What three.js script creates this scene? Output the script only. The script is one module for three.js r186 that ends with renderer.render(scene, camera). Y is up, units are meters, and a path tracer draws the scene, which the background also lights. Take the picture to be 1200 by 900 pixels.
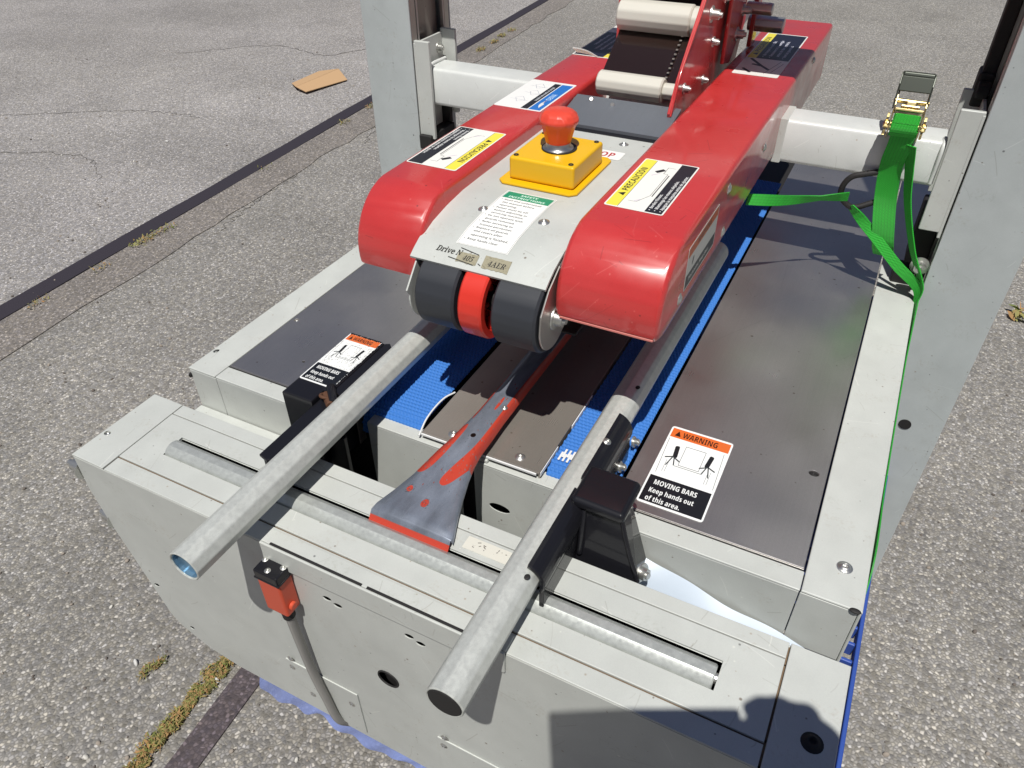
import * as THREE from 'three';
import { RoundedBoxGeometry } from 'three/addons/geometries/RoundedBoxGeometry.js';
import { mergeGeometries, mergeVertices, toCreasedNormals } from 'three/addons/utils/BufferGeometryUtils.js';
import { MarchingCubes } from 'three/addons/objects/MarchingCubes.js';

// ---------- camera, sky, sun, exposure (y = 0 is the machine's table top, the ground lies at y = -0.66)
const GROUND = -0.66;
const scene = new THREE.Scene();
const camera = new THREE.PerspectiveCamera(54.5, 4 / 3, 0.01, 300);
camera.position.set(0, 0.6, 0);
camera.quaternion.setFromRotationMatrix(new THREE.Matrix4().makeBasis(
  new THREE.Vector3(0.8909, -0.01058, -0.45409), new THREE.Vector3(-0.27602, 0.78134, -0.55974), new THREE.Vector3(0.36072, 0.62401, 0.69318)));
scene.add(camera);
const renderer = new THREE.WebGLRenderer({ antialias: true });
renderer.setSize(1024, 768);
renderer.toneMapping = THREE.LinearToneMapping;
renderer.toneMappingExposure = 1.03;
renderer.shadowMap.enabled = true;
{ // clear midday sky, brighter and paler towards the horizon
  const W = 256, H = 128, d = new Float32Array(W * H * 4);
  for (let j = 0; j < H; j++) for (let i = 0; i < W; i++) {
    const e = Math.sin(((j + 0.5) / H - 0.5) * Math.PI), k = (j * W + i) * 4;
    const t = e > 0 ? Math.pow(1 - e, 2.2) : 1;
    const z = [0.047, 0.071, 0.152], h = [0.155, 0.175, 0.21], g = [0.15, 0.14, 0.13];
    for (let c = 0; c < 3; c++) d[k + c] = e > 0 ? z[c] + (h[c] - z[c]) * t : g[c];
    d[k + 3] = 1;
  }
  const t = new THREE.DataTexture(d, W, H, THREE.RGBAFormat, THREE.FloatType);
  t.mapping = THREE.EquirectangularReflectionMapping; t.magFilter = THREE.LinearFilter; t.needsUpdate = true;
  scene.background = t; scene.environment = t; scene.environmentIntensity = 1; scene.backgroundIntensity = 1;
}
const sun = new THREE.DirectionalLight(new THREE.Color(1, 0.97, 0.915), 4.4);
sun.position.set(0.14 * 4 - 0.3, 4, 0.46 * 4 - 0.8); sun.target.position.set(-0.3, 0, -0.8);
sun.castShadow = true; sun.shadow.mapSize.set(4096, 4096); sun.shadow.radius = 1;
Object.assign(sun.shadow.camera, { left: -3, right: 3, top: 4, bottom: -3, near: 0.1, far: 12 });
scene.add(sun, sun.target);

// ---------- helpers
let seed = 12345;
const rnd = () => { seed |= 0; seed = seed + 0x6D2B79F5 | 0; let t = Math.imul(seed ^ seed >>> 15, 1 | seed); t = t + Math.imul(t ^ t >>> 7, 61 | t) ^ t; return ((t ^ t >>> 14) >>> 0) / 4294967296; };
const V = (x, y, z) => new THREE.Vector3(x, y, z);
const names = {};
const numbered = (n) => { const k = names[n] = (names[n] ?? -1) + 1; return k ? n + '_' + String(k).padStart(3, '0') : n; };
let BASE = V(0, 0, 0);
function thing(name, label, category, base, group) {
  const g = new THREE.Group(); g.name = numbered(name); g.position.copy(base); g.userData = { label, category };
  if (group) g.userData.group = group;
  scene.add(g); BASE = base.clone(); return g;
}
function part(name, geo, mat, parent, label) { // geometry in world metres, stored relative to the thing's base
  if (Array.isArray(geo)) geo = join(geo);
  geo = geo.clone(); geo.translate(-BASE.x, -BASE.y, -BASE.z);
  const m = new THREE.Mesh(geo, mat); m.name = name; m.castShadow = m.receiveShadow = true; parent.add(m);
  if (label) m.userData.label = label;
  return m;
}
function structure(name, geo, mat) {
  const m = new THREE.Mesh(geo, mat); m.name = name; m.userData = { kind: 'structure' }; m.castShadow = m.receiveShadow = true; scene.add(m); return m;
}
function plain(g) { g = g.index ? g.toNonIndexed() : g; for (const k of Object.keys(g.attributes)) if (!['position', 'normal', 'uv'].includes(k)) g.deleteAttribute(k); if (!g.attributes.uv) boxUV(g); return g; }
const join = (list) => mergeGeometries(list.map(plain));
function boxUV(g) { // uv in metres by the dominant side of every face
  if (g.index) g = g.toNonIndexed();
  const p = g.attributes.position, uv = new Float32Array(p.count * 2), a = V(), b = V(), c = V(), n = V();
  for (let i = 0; i < p.count; i += 3) {
    a.fromBufferAttribute(p, i); b.fromBufferAttribute(p, i + 1); c.fromBufferAttribute(p, i + 2);
    n.copy(b).sub(a).cross(c.clone().sub(a)); const x = Math.abs(n.x), y = Math.abs(n.y), z = Math.abs(n.z);
    [a, b, c].forEach((q, k) => { const [u, v] = y >= x && y >= z ? [q.x, q.z] : x >= z ? [q.z, q.y] : [q.x, q.y]; uv[(i + k) * 2] = u; uv[(i + k) * 2 + 1] = v; });
  }
  g.setAttribute('uv', new THREE.BufferAttribute(uv, 2)); return g;
}
function box(x0, x1, y0, y1, z0, z1, r = 0.0015) {
  const s = Math.min(Math.abs(x1 - x0), Math.abs(y1 - y0), Math.abs(z1 - z0));
  const g = new RoundedBoxGeometry(Math.abs(x1 - x0), Math.abs(y1 - y0), Math.abs(z1 - z0), 2, Math.min(r, s * 0.48));
  g.translate((x0 + x1) / 2, (y0 + y1) / 2, (z0 + z1) / 2); return boxUV(g);
}
function slabXZ(pts, y0, y1, bevel = 0.001, holes = []) { // outline in plan (x, z), thickness in y
  const s = new THREE.Shape(pts.map(([x, z]) => new THREE.Vector2(x, -z)));
  for (const h of holes) s.holes.push(new THREE.Path(h.map(([x, z]) => new THREE.Vector2(x, -z))));
  const g = new THREE.ExtrudeGeometry(s, { depth: y1 - y0 - 2 * bevel, bevelEnabled: bevel > 0, bevelThickness: bevel, bevelSize: bevel, bevelOffset: -bevel, bevelSegments: 2, curveSegments: 12 });
  g.rotateX(-Math.PI / 2); g.translate(0, y0 + bevel, 0); return boxUV(g);
}
function slabYZ(pts, x0, x1, bevel = 0.001, segs = 2) { // outline from the side (z, y), thickness in x
  const s = new THREE.Shape(pts.map(([z, y]) => new THREE.Vector2(-z, y)));
  const g = new THREE.ExtrudeGeometry(s, { depth: x1 - x0 - 2 * bevel, bevelEnabled: bevel > 0, bevelThickness: bevel, bevelSize: bevel, bevelOffset: -bevel, bevelSegments: segs });
  g.rotateY(Math.PI / 2); g.translate(x0 + bevel, 0, 0); return boxUV(g);
}
function slabXY(pts, z0, z1, bevel = 0.001, holes = []) { // outline from the front (x, y), thickness in z
  const s = new THREE.Shape(pts.map(([x, y]) => new THREE.Vector2(x, y)));
  for (const h of holes) s.holes.push(new THREE.Path(h.map(([x, y]) => new THREE.Vector2(x, y))));
  const g = new THREE.ExtrudeGeometry(s, { depth: z1 - z0 - 2 * bevel, bevelEnabled: bevel > 0, bevelThickness: bevel, bevelSize: bevel, bevelOffset: -bevel, bevelSegments: 2 });
  g.translate(0, 0, z0 + bevel); return boxUV(g);
}
const oval = (cx, cy, rx, ry, n = 20, tilt = 0) => Array.from({ length: n }, (_, i) => { const a = i / n * 2 * Math.PI, x = rx * Math.cos(a), y = ry * Math.sin(a); return [cx + x * Math.cos(tilt) - y * Math.sin(tilt), cy + x * Math.sin(tilt) + y * Math.cos(tilt)]; });
function arc(cx, cy, r, a0, a1, n) { return Array.from({ length: n + 1 }, (_, i) => { const a = a0 + (a1 - a0) * i / n; return [cx + r * Math.cos(a), cy + r * Math.sin(a)]; }); }
function rod(a, b, r, segs = 24, r2 = r, bev = 0) { // cylinder between two points, with softened rims
  const d = b.clone().sub(a), L = d.length(), metres = (g) => { const u = g.attributes.uv, p = g.attributes.position; for (let i = 0; i < u.count; i++) u.setXY(i, u.getX(i) * 6.2832 * r, p.getY(i)); return g; }, e = bev || Math.min(0.0012, r * 0.2, L * 0.2);
  const g = new THREE.LatheGeometry([[0, 0], [r - e, 0], [r, e], [r2, L - e], [r2 - e, L], [0, L]].map(([x, y]) => new THREE.Vector2(x, y)), segs); metres(g);
  g.applyQuaternion(new THREE.Quaternion().setFromUnitVectors(V(0, 1, 0), d.normalize())); g.translate(a.x, a.y, a.z); return toCreasedNormals(g, 0.6);
}
function pipe(a, b, r, wall, segs = 32) { // open tube with a wall
  const d = b.clone().sub(a), L = d.length(), i = r - wall, e = 0.0008;
  const g = new THREE.LatheGeometry([[i, e], [i + e, 0], [r - e, 0], [r, e], [r, L - e], [r - e, L], [i + e, L], [i, L - e], [i, e]].map(([x, y]) => new THREE.Vector2(x, y)), segs); { const u = g.attributes.uv, p = g.attributes.position; for (let k = 0; k < u.count; k++) u.setXY(k, u.getX(k) * 6.2832 * r, p.getY(k)); }
  g.applyQuaternion(new THREE.Quaternion().setFromUnitVectors(V(0, 1, 0), d.normalize())); g.translate(a.x, a.y, a.z);
  return toCreasedNormals(g, 0.6);
}
function orient(g, at, normal) { g.applyQuaternion(new THREE.Quaternion().setFromUnitVectors(V(0, 1, 0), normal.clone().normalize())); g.translate(at.x, at.y, at.z); return g; }
function hexBolt(at, n, r, h = r * 1.1) {
  const g = [new THREE.CylinderGeometry(r * 0.93, r, h, 6).translate(0, h / 2 + 0.0014, 0), new THREE.CylinderGeometry(r * 1.45, r * 1.5, 0.0015, 24).translate(0, 0.0008, 0), new THREE.CylinderGeometry(r * 0.5, r * 0.55, h * 0.6, 16).translate(0, h * 1.25, 0)];
  return orient(join(g.map((q) => q.toNonIndexed())), at, n);
}
function buttonScrew(at, n, r) { // dome head with a socket
  const p = [[0, r * 0.12], [r * 0.36, r * 0.12], [r * 0.42, r * 0.5], [r * 0.6, r * 0.46], [r * 0.86, r * 0.28], [r, 0.0002], [r * 1.3, 0.0002], [r * 1.3, 0]].map(([x, y]) => new THREE.Vector2(x, y));
  return orient(new THREE.LatheGeometry(p, 20), at, n);
}
function ribbon(points, widths, w, thick = 0.0014, steps = 60) { // woven strap: centre line, width directions
  const c = new THREE.CatmullRomCurve3(points, false, 'centripetal'), n = points.length - 1, pos = [], uv = [], idx = [];
  const L = c.getLength();
  for (let i = 0; i <= steps; i++) {
    const t = i / steps, p = c.getPoint(t), k = Math.min(n - 1, Math.floor(t * n)), f = t * n - k;
    const wd = widths[k].clone().lerp(widths[k + 1], f).normalize(), tg = c.getTangent(t), nn = wd.clone().cross(tg).normalize();
    for (const [a, b] of [[-1, 1], [1, 1], [1, -1], [-1, -1]]) { const q = p.clone().addScaledVector(wd, a * w / 2).addScaledVector(nn, b * thick / 2); pos.push(q.x, q.y, q.z); uv.push((a + 1) / 2 * w, t * L); }
    if (i) for (let e = 0; e < 4; e++) { const A = (i - 1) * 4 + e, B = (i - 1) * 4 + (e + 1) % 4; idx.push(A, A + 4, B, B, A + 4, B + 4); }
  }
  const e = steps * 4; idx.push(0, 1, 2, 0, 2, 3, e, e + 2, e + 1, e, e + 3, e + 2);
  const g = new THREE.BufferGeometry(); g.setAttribute('position', new THREE.Float32BufferAttribute(pos, 3)); g.setAttribute('uv', new THREE.Float32BufferAttribute(uv, 2)); g.setIndex(idx);
  return toCreasedNormals(g, 0.7);
}
const tube = (pts, r, n = 40, seg = 12) => new THREE.TubeGeometry(new THREE.CatmullRomCurve3(pts), n, r, seg, false);

// ---------- textures
function canvas(w, h, draw) { const c = document.createElement('canvas'); c.width = w; c.height = h; draw(c.getContext('2d'), w, h); return c; }
function tex(c, colour = true, rx = 0, ry = rx) {
  const t = new THREE.CanvasTexture(c); if (colour) t.colorSpace = THREE.SRGBColorSpace; t.magFilter = THREE.LinearFilter; t.anisotropy = 8;
  if (rx) { t.wrapS = t.wrapT = THREE.RepeatWrapping; t.repeat.set(1 / rx, 1 / ry); } return t;
}
function valueNoise(n, cells) { // tileable smooth noise n x n
  const g = Array.from({ length: cells * cells }, rnd), o = new Float32Array(n * n), s = (t) => t * t * (3 - 2 * t);
  for (let y = 0; y < n; y++) { const fy = y / n * cells, y0 = Math.floor(fy), ty = s(fy - y0); for (let x = 0; x < n; x++) {
    const fx = x / n * cells, x0 = Math.floor(fx), tx = s(fx - x0), x1 = (x0 + 1) % cells, y1 = (y0 + 1) % cells;
    o[y * n + x] = (g[y0 * cells + x0] * (1 - tx) + g[y0 * cells + x1] * tx) * (1 - ty) + (g[y1 * cells + x0] * (1 - tx) + g[y1 * cells + x1] * tx) * ty; } }
  return o;
}
function fbm(n, start, oct) { const o = new Float32Array(n * n); let a = 0.5; for (let k = 0; k < oct; k++) { const v = valueNoise(n, start << k); for (let i = 0; i < o.length; i++) o[i] += a * v[i]; a /= 2; } return o; }
function dataTex(n, fn, colour, size) {
  const d = new Uint8Array(n * n * 4); for (let i = 0; i < n * n; i++) { const c = fn(i, i % n, Math.floor(i / n)); d[i * 4] = c[0]; d[i * 4 + 1] = c[1]; d[i * 4 + 2] = c[2]; d[i * 4 + 3] = 255; }
  const t = new THREE.DataTexture(d, n, n, THREE.RGBAFormat); if (colour) t.colorSpace = THREE.SRGBColorSpace;
  t.wrapS = t.wrapT = THREE.RepeatWrapping; t.magFilter = THREE.LinearFilter; t.minFilter = THREE.LinearMipmapLinearFilter; t.generateMipmaps = true; t.anisotropy = 8; t.repeat.set(1 / size, 1 / size); t.needsUpdate = true; return t;
}
const cl = (v) => Math.max(0, Math.min(255, v));
const srgb = (l) => l <= 0.0031308 ? 12.92 * l * 255 : (1.055 * Math.pow(l, 1 / 2.4) - 0.055) * 255;

function asphaltMaps() { // worn exposed-aggregate asphalt: every stone its own tone, dark binder between
  const N = 2048, C = 305, size = 1.9, px = new Float32Array(C * C), py = new Float32Array(C * C), tone = new Float32Array(C * C), hue = new Float32Array(C * C), hgt = new Float32Array(C * C);
  for (let i = 0; i < C * C; i++) { px[i] = rnd(); py[i] = rnd(); const r = rnd(); tone[i] = r < 0.28 ? 0.125 + rnd() * 0.07 : r < 0.86 ? 0.2 + rnd() * 0.13 : 0.35 + rnd() * 0.17; hue[i] = rnd(); hgt[i] = 0.5 + rnd() * 0.5; }
  const big = fbm(N, 6, 4), col = new Uint8Array(N * N * 4), bmp = new Uint8Array(N * N * 4);
  for (let y = 0; y < N; y++) { const gy = y / N * C, cy = Math.floor(gy); for (let x = 0; x < N; x++) {
    const gx = x / N * C, cx = Math.floor(gx); let d1 = 9, d2 = 9, id = 0;
    for (let j = -1; j <= 1; j++) { const yy = (cy + j + C) % C; for (let i = -1; i <= 1; i++) { const k = yy * C + (cx + i + C) % C, dx = cx + i + px[k] - gx, dy = cy + j + py[k] - gy, d = dx * dx + dy * dy; if (d < d1) { d2 = d1; d1 = d; id = k; } else if (d < d2) d2 = d; } }
    const edge = Math.min(1, (Math.sqrt(d2) - Math.sqrt(d1)) / 0.42), i = (y * N + x) * 4, w = 0.82 + 0.36 * (big[y * N + x]);
    const t = (tone[id] * edge + 0.165 * (1 - edge)) * w * (0.9 + 0.2 * rnd()), h = hue[id];
    col[i] = cl(srgb(t * (1.0 + 0.06 * h))); col[i + 1] = cl(srgb(t * (0.965 + 0.02 * h))); col[i + 2] = cl(srgb(t * (0.975 - 0.09 * h))); col[i + 3] = 255;
    bmp[i] = bmp[i + 1] = bmp[i + 2] = cl(255 * edge * hgt[id]); bmp[i + 3] = 255;
  } }
  const mk = (d, c) => { const t = new THREE.DataTexture(d, N, N, THREE.RGBAFormat); if (c) t.colorSpace = THREE.SRGBColorSpace; t.wrapS = t.wrapT = THREE.RepeatWrapping; t.magFilter = THREE.LinearFilter; t.minFilter = THREE.LinearMipmapLinearFilter; t.generateMipmaps = true; t.anisotropy = 16; t.repeat.set(1 / size, 1 / size); t.needsUpdate = true; return t; };
  return [mk(col, true), mk(bmp, false)];
}
const [asphaltMap, asphaltBump] = asphaltMaps();
const noiseA = fbm(512, 4, 6), noiseB = fbm(512, 24, 4), noiseC = fbm(512, 8, 5);
// grey-green machine enamel with faint handling marks, specks and scuffs
const paintMap = tex(canvas(1024, 1024, (c, w, h) => {
  const im = c.createImageData(w, h);
  for (let i = 0; i < w * h; i++) { const x = i % w >> 1, y = Math.floor(i / w) >> 1, k = y * 512 + x, v = 0.94 + 0.1 * (noiseA[k] - 0.5) + 0.05 * (noiseB[k] - 0.5) + 0.03 * (rnd() - 0.5); im.data.set([cl(201 * v), cl(204 * v), cl(199 * v), 255], i * 4); }
  c.putImageData(im, 0, 0);
  for (let i = 0; i < 60; i++) { c.fillStyle = i % 3 ? 'rgba(120,108,90,.05)' : 'rgba(90,86,80,.045)'; const x = rnd() * w, y = rnd() * h; for (let j = 0; j < 40; j++) { c.beginPath(); c.ellipse(x + (rnd() - 0.5) * 70, y + (rnd() - 0.5) * 34, 1 + rnd() * 5, 0.6 + rnd() * 2, rnd() * 3, 0, 7); c.fill(); } }
  for (let i = 0; i < 240; i++) { c.fillStyle = ['rgba(70,55,40,.5)', 'rgba(120,95,70,.35)', 'rgba(40,40,40,.45)', 'rgba(225,225,215,.5)'][i % 4]; c.beginPath(); c.arc(rnd() * w, rnd() * h, 0.6 + rnd() * rnd() * 2.6, 0, 7); c.fill(); }
  for (let i = 0; i < 80; i++) { c.strokeStyle = i % 3 ? 'rgba(90,85,75,.22)' : 'rgba(235,235,228,.4)'; c.lineWidth = 0.7 + rnd(); const x = rnd() * w, y = rnd() * h, a = rnd() * 6.3, l = 10 + rnd() * 70; c.beginPath(); c.moveTo(x, y); c.quadraticCurveTo(x + Math.cos(a) * l / 2 + rnd() * 8, y + Math.sin(a) * l / 2, x + Math.cos(a) * l, y + Math.sin(a) * l); c.stroke(); }
}), true, 0.5);
const paintRough = dataTex(512, (i) => { const v = cl(105 + 70 * (noiseC[i] - 0.4)); return [v, v, v]; }, false, 0.31);
const brushed = dataTex(512, (() => { const rows = Array.from({ length: 512 }, () => rnd()); const rows2 = Array.from({ length: 512 }, () => rnd()); return (i, x, y) => { const v = cl(128 + 60 * (rows[x] - 0.5) + 40 * (rows2[(x + (y >> 6)) % 512] - 0.5) + 26 * (noiseB[i] - 0.5)); return [v, v, v]; }; })(), false, 0.21);
const steelMap = tex(canvas(1024, 1024, (c, w, h) => {
  const im = c.createImageData(w, h), rows = Array.from({ length: w }, () => rnd());
  for (let i = 0; i < w * h; i++) { const x = i % w, y = Math.floor(i / w), k = (y >> 1) * 512 + (x >> 1), v = 0.95 + 0.16 * (noiseA[k] - 0.5) + 0.02 * (rows[x] - 0.5) + 0.05 * (rnd() - 0.5); im.data.set([cl(190 * v), cl(186 * v), cl(183 * v), 255], i * 4); }
  c.putImageData(im, 0, 0);
  for (let i = 0; i < 90; i++) { c.strokeStyle = i % 2 ? 'rgba(225,220,212,.16)' : 'rgba(70,65,60,.12)'; c.lineWidth = 0.5 + rnd() * 0.7; const x = rnd() * w, y = rnd() * h, l = 20 + rnd() * 160, s = (rnd() - 0.5) * 260; c.beginPath(); c.moveTo(x, y); c.lineTo(x + s, y + l); c.stroke(); }
  for (let i = 0; i < 130; i++) { c.fillStyle = 'rgba(75,60,48,.4)'; c.beginPath(); c.arc(rnd() * w, rnd() * h, 0.7 + rnd() * rnd() * 3.4, 0, 7); c.fill(); }
}), true, 0.6);
const steelRough = dataTex(512, (() => { const rows = Array.from({ length: 512 }, () => rnd()); return (i, x) => { const v = cl(80 + 8 * (rows[x] - 0.5) + 90 * (noiseA[i] - 0.42)); return [v, v, v]; }; })(), false, 0.37);
const zincMap = dataTex(512, (i) => { const v = 0.92 + 0.08 * (noiseC[i] - 0.5) + 0.08 * (noiseB[i] - 0.5) + 0.12 * (rnd() - 0.5); return [cl(220 * v), cl(223 * v), cl(217 * v)]; }, true, 0.07);
const zincRough = dataTex(512, (i) => { const v = cl(112 + 60 * (noiseB[i] - 0.5)); return [v, v, v]; }, false, 0.07);
const redMap = tex(canvas(1024, 1024, (c, w, h) => {
  const im = c.createImageData(w, h);
  for (let i = 0; i < w * h; i++) { const k = (Math.floor(i / w) >> 1) * 512 + (i % w >> 1), v = 0.97 + 0.1 * (noiseA[k] - 0.5) + 0.04 * (rnd() - 0.5); im.data.set([cl(196 * v), cl(55 * v), cl(54 * v), 255], i * 4); }
  c.putImageData(im, 0, 0);
  for (let i = 0; i < 230; i++) { c.strokeStyle = i % 3 ? 'rgba(224,130,122,.32)' : 'rgba(90,20,22,.35)'; c.lineWidth = 0.6 + rnd(); const x = rnd() * w, y = rnd() * h, a = rnd() * 6.3, l = 8 + rnd() * 70; c.beginPath(); c.moveTo(x, y); c.lineTo(x + Math.cos(a) * l, y + Math.sin(a) * l); c.stroke(); }
  for (let i = 0; i < 330; i++) { c.fillStyle = i % 2 ? 'rgba(70,25,22,.5)' : 'rgba(220,140,130,.4)'; c.beginPath(); c.arc(rnd() * w, rnd() * h, 0.6 + rnd() * rnd() * 2.4, 0, 7); c.fill(); }
}), true, 0.5);
const redRough = dataTex(512, (i) => { const v = cl(92 + 130 * (noiseC[i] - 0.45)); return [v, v, v]; }, false, 0.28);
const webMap = dataTex(128, (i, x, y) => { const v = (Math.sin(x / 128 * Math.PI * 16) * Math.sin(y / 128 * Math.PI * 16 + (x >> 3) * 1.5)) * 0.5 + 0.5; return [cl(255 * v), cl(255 * v), cl(255 * v)]; }, false, 0.016);

const webCol = dataTex(128, (i, x, y) => { const e = (x % 32 < 3 ? 0.72 : 1) * (0.86 + 0.14 * Math.sin(y / 128 * Math.PI * 16 + (x >> 3) * 1.5)) * (0.92 + 0.16 * (rnd() - 0.5)); return [cl(250 * e), cl(250 * e), cl(250 * e)]; }, true, 0.016);
const STD = (o) => new THREE.MeshStandardMaterial(o), PHY = (o) => new THREE.MeshPhysicalMaterial(o);
const lin = (r, g, b) => new THREE.Color().setRGB(r, g, b);
const M = {
  asphalt: STD({ map: asphaltMap, bumpMap: asphaltBump, bumpScale: 0.0016, roughness: 0.92, vertexColors: true }),
  rail: STD({ color: lin(0.04, 0.034, 0.045), roughness: 0.75, metalness: 0.3, bumpMap: asphaltBump, bumpScale: 0.0006 }),
  paint: PHY({ map: paintMap, roughness: 1, roughnessMap: paintRough, clearcoat: 0.15, clearcoatRoughness: 0.35 }),
  mast: PHY({ map: paintMap, color: lin(0.9, 0.94, 0.99), roughness: 0.42, roughnessMap: paintRough, clearcoat: 0.2, clearcoatRoughness: 0.3 }),
  beam: PHY({ map: paintMap, color: lin(1.25, 1.25, 1.28), roughness: 0.9, roughnessMap: paintRough, clearcoat: 0.25, clearcoatRoughness: 0.3 }),
  plate: STD({ map: steelMap, metalness: 0.86, roughness: 1, roughnessMap: steelRough, bumpMap: brushed, bumpScale: 0.000014 }),
  bed: STD({ map: steelMap, color: lin(0.68, 0.65, 0.6), metalness: 0.5, roughness: 1, roughnessMap: steelRough, bumpMap: brushed, bumpScale: 0.00005 }),
  edge: STD({ color: lin(0.5, 0.48, 0.45), metalness: 0.9, roughness: 0.35 }),
  zinc: STD({ map: zincMap, metalness: 0.32, roughness: 1, roughnessMap: zincRough }),
  roller: STD({ map: zincMap, color: lin(0.9, 0.91, 0.92), metalness: 0.45, roughness: 0.85, roughnessMap: zincRough }),
  blueZinc: STD({ color: lin(0.2, 0.34, 0.46), metalness: 0.7, roughness: 0.4 }),
  steel: STD({ color: lin(0.55, 0.55, 0.54), metalness: 0.95, roughness: 0.32 }),
  bolt: STD({ color: lin(0.6, 0.6, 0.57), metalness: 0.9, roughness: 0.38 }),
  gold: STD({ color: lin(0.62, 0.5, 0.24), metalness: 0.95, roughness: 0.3 }),
  red: PHY({ map: redMap, roughness: 1, roughnessMap: redRough, clearcoat: 0.75, clearcoatRoughness: 0.1 }),
  redWorn: PHY({ color: lin(0.62, 0.2, 0.17), roughness: 0.45 }),
  redRoller: PHY({ color: lin(0.66, 0.035, 0.02), roughness: 0.4, clearcoat: 0.25 }),
  black: PHY({ color: lin(0.008, 0.008, 0.011), roughness: 0.6, specularIntensity: 0.3, clearcoat: 0.6, clearcoatRoughness: 0.1 }),
  dark: STD({ color: lin(0.014, 0.013, 0.013), roughness: 0.7 }),
  rubber: STD({ color: lin(0.03, 0.033, 0.04), roughness: 0.5, bumpMap: brushed, bumpScale: 0.0001 }),
  belt: STD({ color: lin(0.035, 0.17, 0.52), roughness: 0.75 }),
  lacing: STD({ color: lin(0.75, 0.76, 0.76), roughness: 0.5 }),
  ivory: PHY({ color: lin(0.62, 0.6, 0.53), roughness: 0.38, clearcoat: 0.2 }),
  yellow: PHY({ color: lin(0.78, 0.45, 0.004), roughness: 0.42, clearcoat: 0.15 }),
  button: PHY({ color: lin(0.72, 0.065, 0.035), roughness: 0.4, clearcoat: 0.3 }),
  white: STD({ color: lin(0.8, 0.8, 0.78), roughness: 0.6 }),
  tape: PHY({ color: lin(0.018, 0.009, 0.007), roughness: 0.2, clearcoat: 0.6 }),
  green: STD({ map: webCol, color: lin(0.035, 0.72, 0.05), roughness: 0.5, bumpMap: webMap, bumpScale: 0.0007 }),
  pallet: PHY({ color: lin(0.03, 0.075, 0.33), roughness: 0.45 }),
  film: PHY({ color: lin(0.3, 0.38, 0.75), roughness: 0.25, transmission: 0.45, thickness: 0 }),
  milk: PHY({ color: lin(0.56, 0.64, 0.74), roughness: 0.35, transmission: 0.15, thickness: 0 }),
  orange: PHY({ color: lin(0.58, 0.085, 0.04), roughness: 0.42 }),
  conduit: STD({ color: lin(0.34, 0.33, 0.31), roughness: 0.55, metalness: 0.2 }),
  card: STD({ color: lin(0.5, 0.32, 0.17), roughness: 0.9 }),
  cardEdge: STD({ color: lin(0.36, 0.22, 0.11), roughness: 0.95 }),
};
const label = (map, rough = 0.42) => PHY({ map, roughness: rough, clearcoat: 0.2, clearcoatRoughness: 0.3 });

// ---------- printed labels
const rr = (c, x, y, w, h, r) => { c.beginPath(); c.moveTo(x + r, y); c.arcTo(x + w, y, x + w, y + h, r); c.arcTo(x + w, y + h, x, y + h, r); c.arcTo(x, y + h, x, y, r); c.arcTo(x, y, x + w, y, r); c.closePath(); };
const triangle = (c, x, y, s, col) => { c.fillStyle = col; c.beginPath(); c.moveTo(x, y - s); c.lineTo(x + s, y + s * 0.75); c.lineTo(x - s, y + s * 0.75); c.closePath(); c.fill(); };
const txPrecaution = tex(canvas(1024, 512, (c, w, h) => {
  c.fillStyle = '#ecebe4'; c.fillRect(0, 0, w, h);
  c.fillStyle = '#efe04a'; rr(c, 14, 12, w - 28, 104, 20); c.fill(); c.strokeStyle = '#222'; c.lineWidth = 4; c.beginPath(); c.moveTo(14, 118); c.lineTo(w - 14, 118); c.stroke();
  triangle(c, 250, 64, 34, '#1b1b18'); c.fillStyle = '#1b1b18'; c.font = 'bold 82px sans-serif'; c.fillText('PRECAUCION', 310, 94);
  c.strokeStyle = '#383838'; c.lineWidth = 4; c.beginPath(); c.moveTo(150, 160); c.lineTo(150, 230); c.lineTo(300, 300); c.lineTo(760, 300); c.lineTo(760, 260); c.lineTo(900, 260); c.lineTo(900, 330); c.stroke();
  c.lineWidth = 9; c.beginPath(); c.moveTo(290, 318); c.lineTo(740, 318); c.stroke();
  c.strokeStyle = '#a67fb4'; c.lineWidth = 5; c.beginPath(); c.moveTo(690, 170); c.lineTo(760, 230); c.moveTo(160, 210); c.lineTo(200, 250); c.stroke();
  c.fillStyle = '#17171c'; c.save(); c.translate(805, 215); c.rotate(0.7); c.fillRect(-46, -22, 92, 44); c.restore();
  c.fillStyle = '#1a1b24'; c.fillRect(14, 352, w - 28, 146); c.fillStyle = '#e9e9e6'; c.font = 'bold 40px sans-serif';
  c.fillText('•  Bordes filosos.', 50, 394); c.fillText('•  Mantenga las manos alejadas.', 50, 440); c.fillText('•  Apague la maquina antes de ajustar.', 50, 486);
}));
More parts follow.
